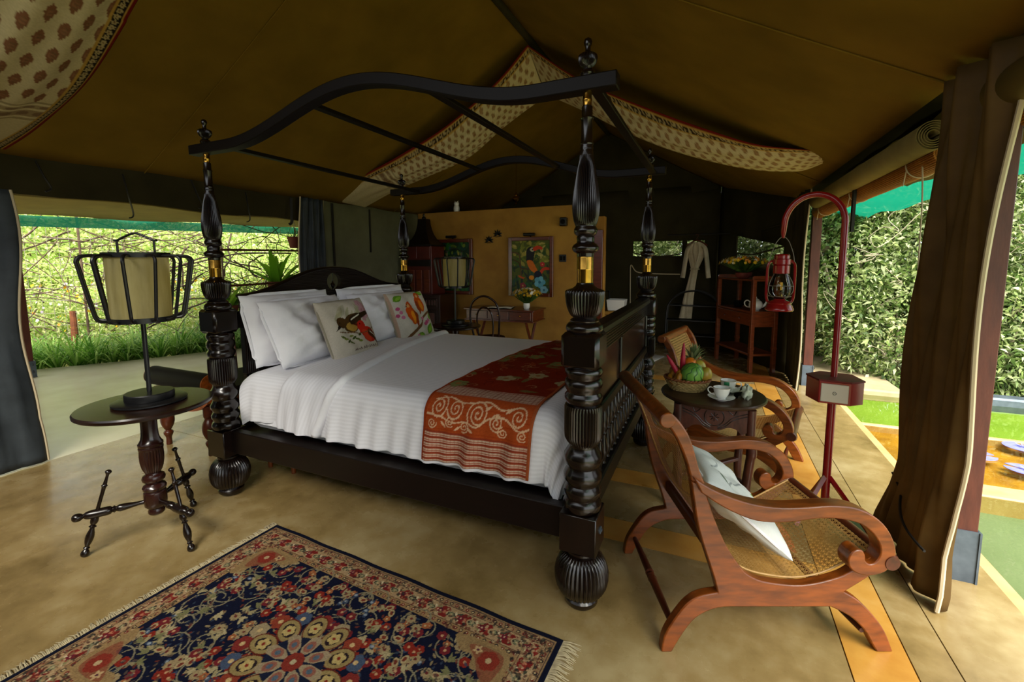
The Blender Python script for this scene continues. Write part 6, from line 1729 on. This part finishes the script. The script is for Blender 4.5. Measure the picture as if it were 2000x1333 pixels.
# grass clumps along the veranda edge
gv = []
for k in range(4):
    V, F = blades(46, .95, .022, .95, random.Random(80+k), .75, 5, .08); gv.append(np_mesh('grass_blades', V, F, 'leaf_grass'))
k = 0
for a, b in zip(EDGE[1:-1], EDGE[2:]):
    L = math.hypot(b[0]-a[0], b[1]-a[1]); n = max(2, int(L/.17))
    nx, ny = -(b[1]-a[1])/L, (b[0]-a[0])/L
    for j in range(n):
        for q in (0, 1):
            t = (j+.5*q)/n; o = .12+.24*q+.08*rr.random()
            g = link('grass_clump', gv[k % 4], None, (lerp(a[0], b[0], t)+nx*o, lerp(a[1], b[1], t)+ny*o, -.06), (0, 0, rr.random()*6.28))
            sc = .7+.45*rr.random(); g.scale = (sc, sc, sc)
            tag(g, 'clump of long grass along the edge of the veranda floor', 'grass clump', 'grass clumps along the veranda edge'); k += 1
# wire fence with a rusty stake, and the bare vines grown through it
fo = 1.15
def fence_pt(s):
    P = EDGE[1:-1]; L = [0]
    for a, b in zip(P, P[1:]): L.append(L[-1]+math.hypot(b[0]-a[0], b[1]-a[1]))
    d = s*L[-1]; x = interp(L, [p[0] for p in P], d); y = interp(L, [p[1] for p in P], d)
    return x-fo*.87, y+fo*.45
t = thing('wire_fence', 'wire mesh fence between the veranda grass and the garden', 'fence', (0, 0, 0))
m = MB()
for z in np.arange(.1, 2.3, .2): m.tube([(*fence_pt(q/30), z) for q in range(31)], .0035, 4)
for q in range(64):
    x, y = fence_pt(q/63); m.tube([(x, y, -.1), (x+.01, y, 2.25)], .003, 4)
m.build('wire_mesh', 'wire', t)
for x, y, h in ((-6.75, 1.9, .72),):
    MB().tube([(x, y, -.3), (x+.01, y, .2), (x-.02, y+.02, h)], [.05, .048, .042], 10).build('stake', 'rust_stake', t)['label'] = 'rusty brown stake'
for q in (.02, .38, .62, .97):
    x, y = fence_pt(q); MB().tube([(x, y, -.3), (x, y, 2.3)], .018, 8).build('fence_post', 'twig', t)
m = MB()
for k in range(240):
    x, y = fence_pt(rr.random()); z = .1+rr.random()*2.0; p = [(x, y, z)]; dx, dy, dz = (rr.random()-.5)*.25, (rr.random()-.5)*.9, (rr.random()-.35)*.7
    for j in range(6):
        dz += (rr.random()-.6)*.35; dy += (rr.random()-.5)*.3
        p.append((p[-1][0]+dx*.6+(rr.random()-.5)*.12+dy*.2, p[-1][1]+dy*.5, max(.05, p[-1][2]+dz*.4)))
    m.tube(spline(p, 4), .0075 if k % 5 else .014, 4)
tag(m.build('vine_tangle', 'twig'), 'tangle of bare brown vines grown through the wire fence', 'vines', kind='stuff')

# ------------------------------------------------------------------ plant rack behind the headboard
t = thing('plant_rail', 'dark two bar plant rail outside the garden opening', 'rail', (-2.6, 2.35, 0))
for z in (1.22, 1.66): MB().tube([(0, -.70, z-.005), (0, .75, z+.005)], .014, 8).build('bar', 'post_wood', t)
for y in (.72,): MB().box((0, y, .85), (.06, .06, 1.7)).build('upright', 'post_wood', t)
MB().box((0, -.70, .85), (.04, .04, 1.7)).build('upright', 'post_wood', t)
R4 = random.Random(14)
def pot_plant(label, loc, L, n, spread, mt, potr, wd=.05, hang=False):
    t = thing('potted_plant', label, 'potted plant', loc)
    MB().lathe([(0, 0), (potr*.7, 0), (potr, potr*1.5), (potr*1.06, potr*1.5), (potr*1.06, potr*1.8), (potr*.95, potr*1.8), (potr*.9, potr*1.5), (0, potr*1.45)], 24).build('pot', 'terracotta', t)
    V, F = blades(n, L, wd, spread, R4, .55, 6, potr*.5); V[:, 2] += potr*1.5
    link('leaves', np_mesh('leaves', V, F, mt), t)
    if hang:
        m = MB()
        for a in (0, 2.1, 4.2): m.tube([(potr*math.cos(a), potr*math.sin(a), potr*1.7), (0, 0, .42)], .003, 5)
        m.build('hanging_wire', 'wire', t)
    return t
pot_plant('small hanging terracotta pot beside the gathered slate curtain', (-2.6, 2.78, 1.70), .30, 12, 1.2, 'leaf_dark', .085, .012, True)
pot_plant('bright green strap leaved plant on the rail behind the headboard', (-2.75, 2.58, 1.02), .78, 20, 1.15, 'leaf_fern', .12, .085)
pot_plant('leafy green plant low behind the rail near the bedpost', (-2.9, 1.95, .72), .62, 34, 1.1, 'leaf_fern', .13, .07)
pot_plant('broad leaved plant beneath the lower bar behind the headboard', (-2.85, 2.3, .62), .62, 34, 1.15, 'leaf_lime', .13, .08)
for x, y in ((-2.75, 2.58), (-2.9, 1.95), (-2.85, 2.3)):
    h = {2.58: 1.02, 1.95: .72, 2.3: .62}[y]
    o = thing('plant_stand', {2.58: 'tall dark plant stand nearest the slate curtain', 1.95: 'dark plant stand nearest the head bedpost', 2.3: 'shortest dark plant stand in the middle'}[y], 'plant stand', (x, y, 0))
    MB().lathe([(0, h-.02), (.14, h-.02), (.14, h-.001), (0, h-.001)], 24).build('stand_top', 'post_wood', o)
    for k in range(3): MB().tube([(.09*math.cos(k*2.1), .09*math.sin(k*2.1), h-.01), (.12*math.cos(k*2.1), .12*math.sin(k*2.1), 0)], .012, 6).build('stand_leg', 'post_wood', o)
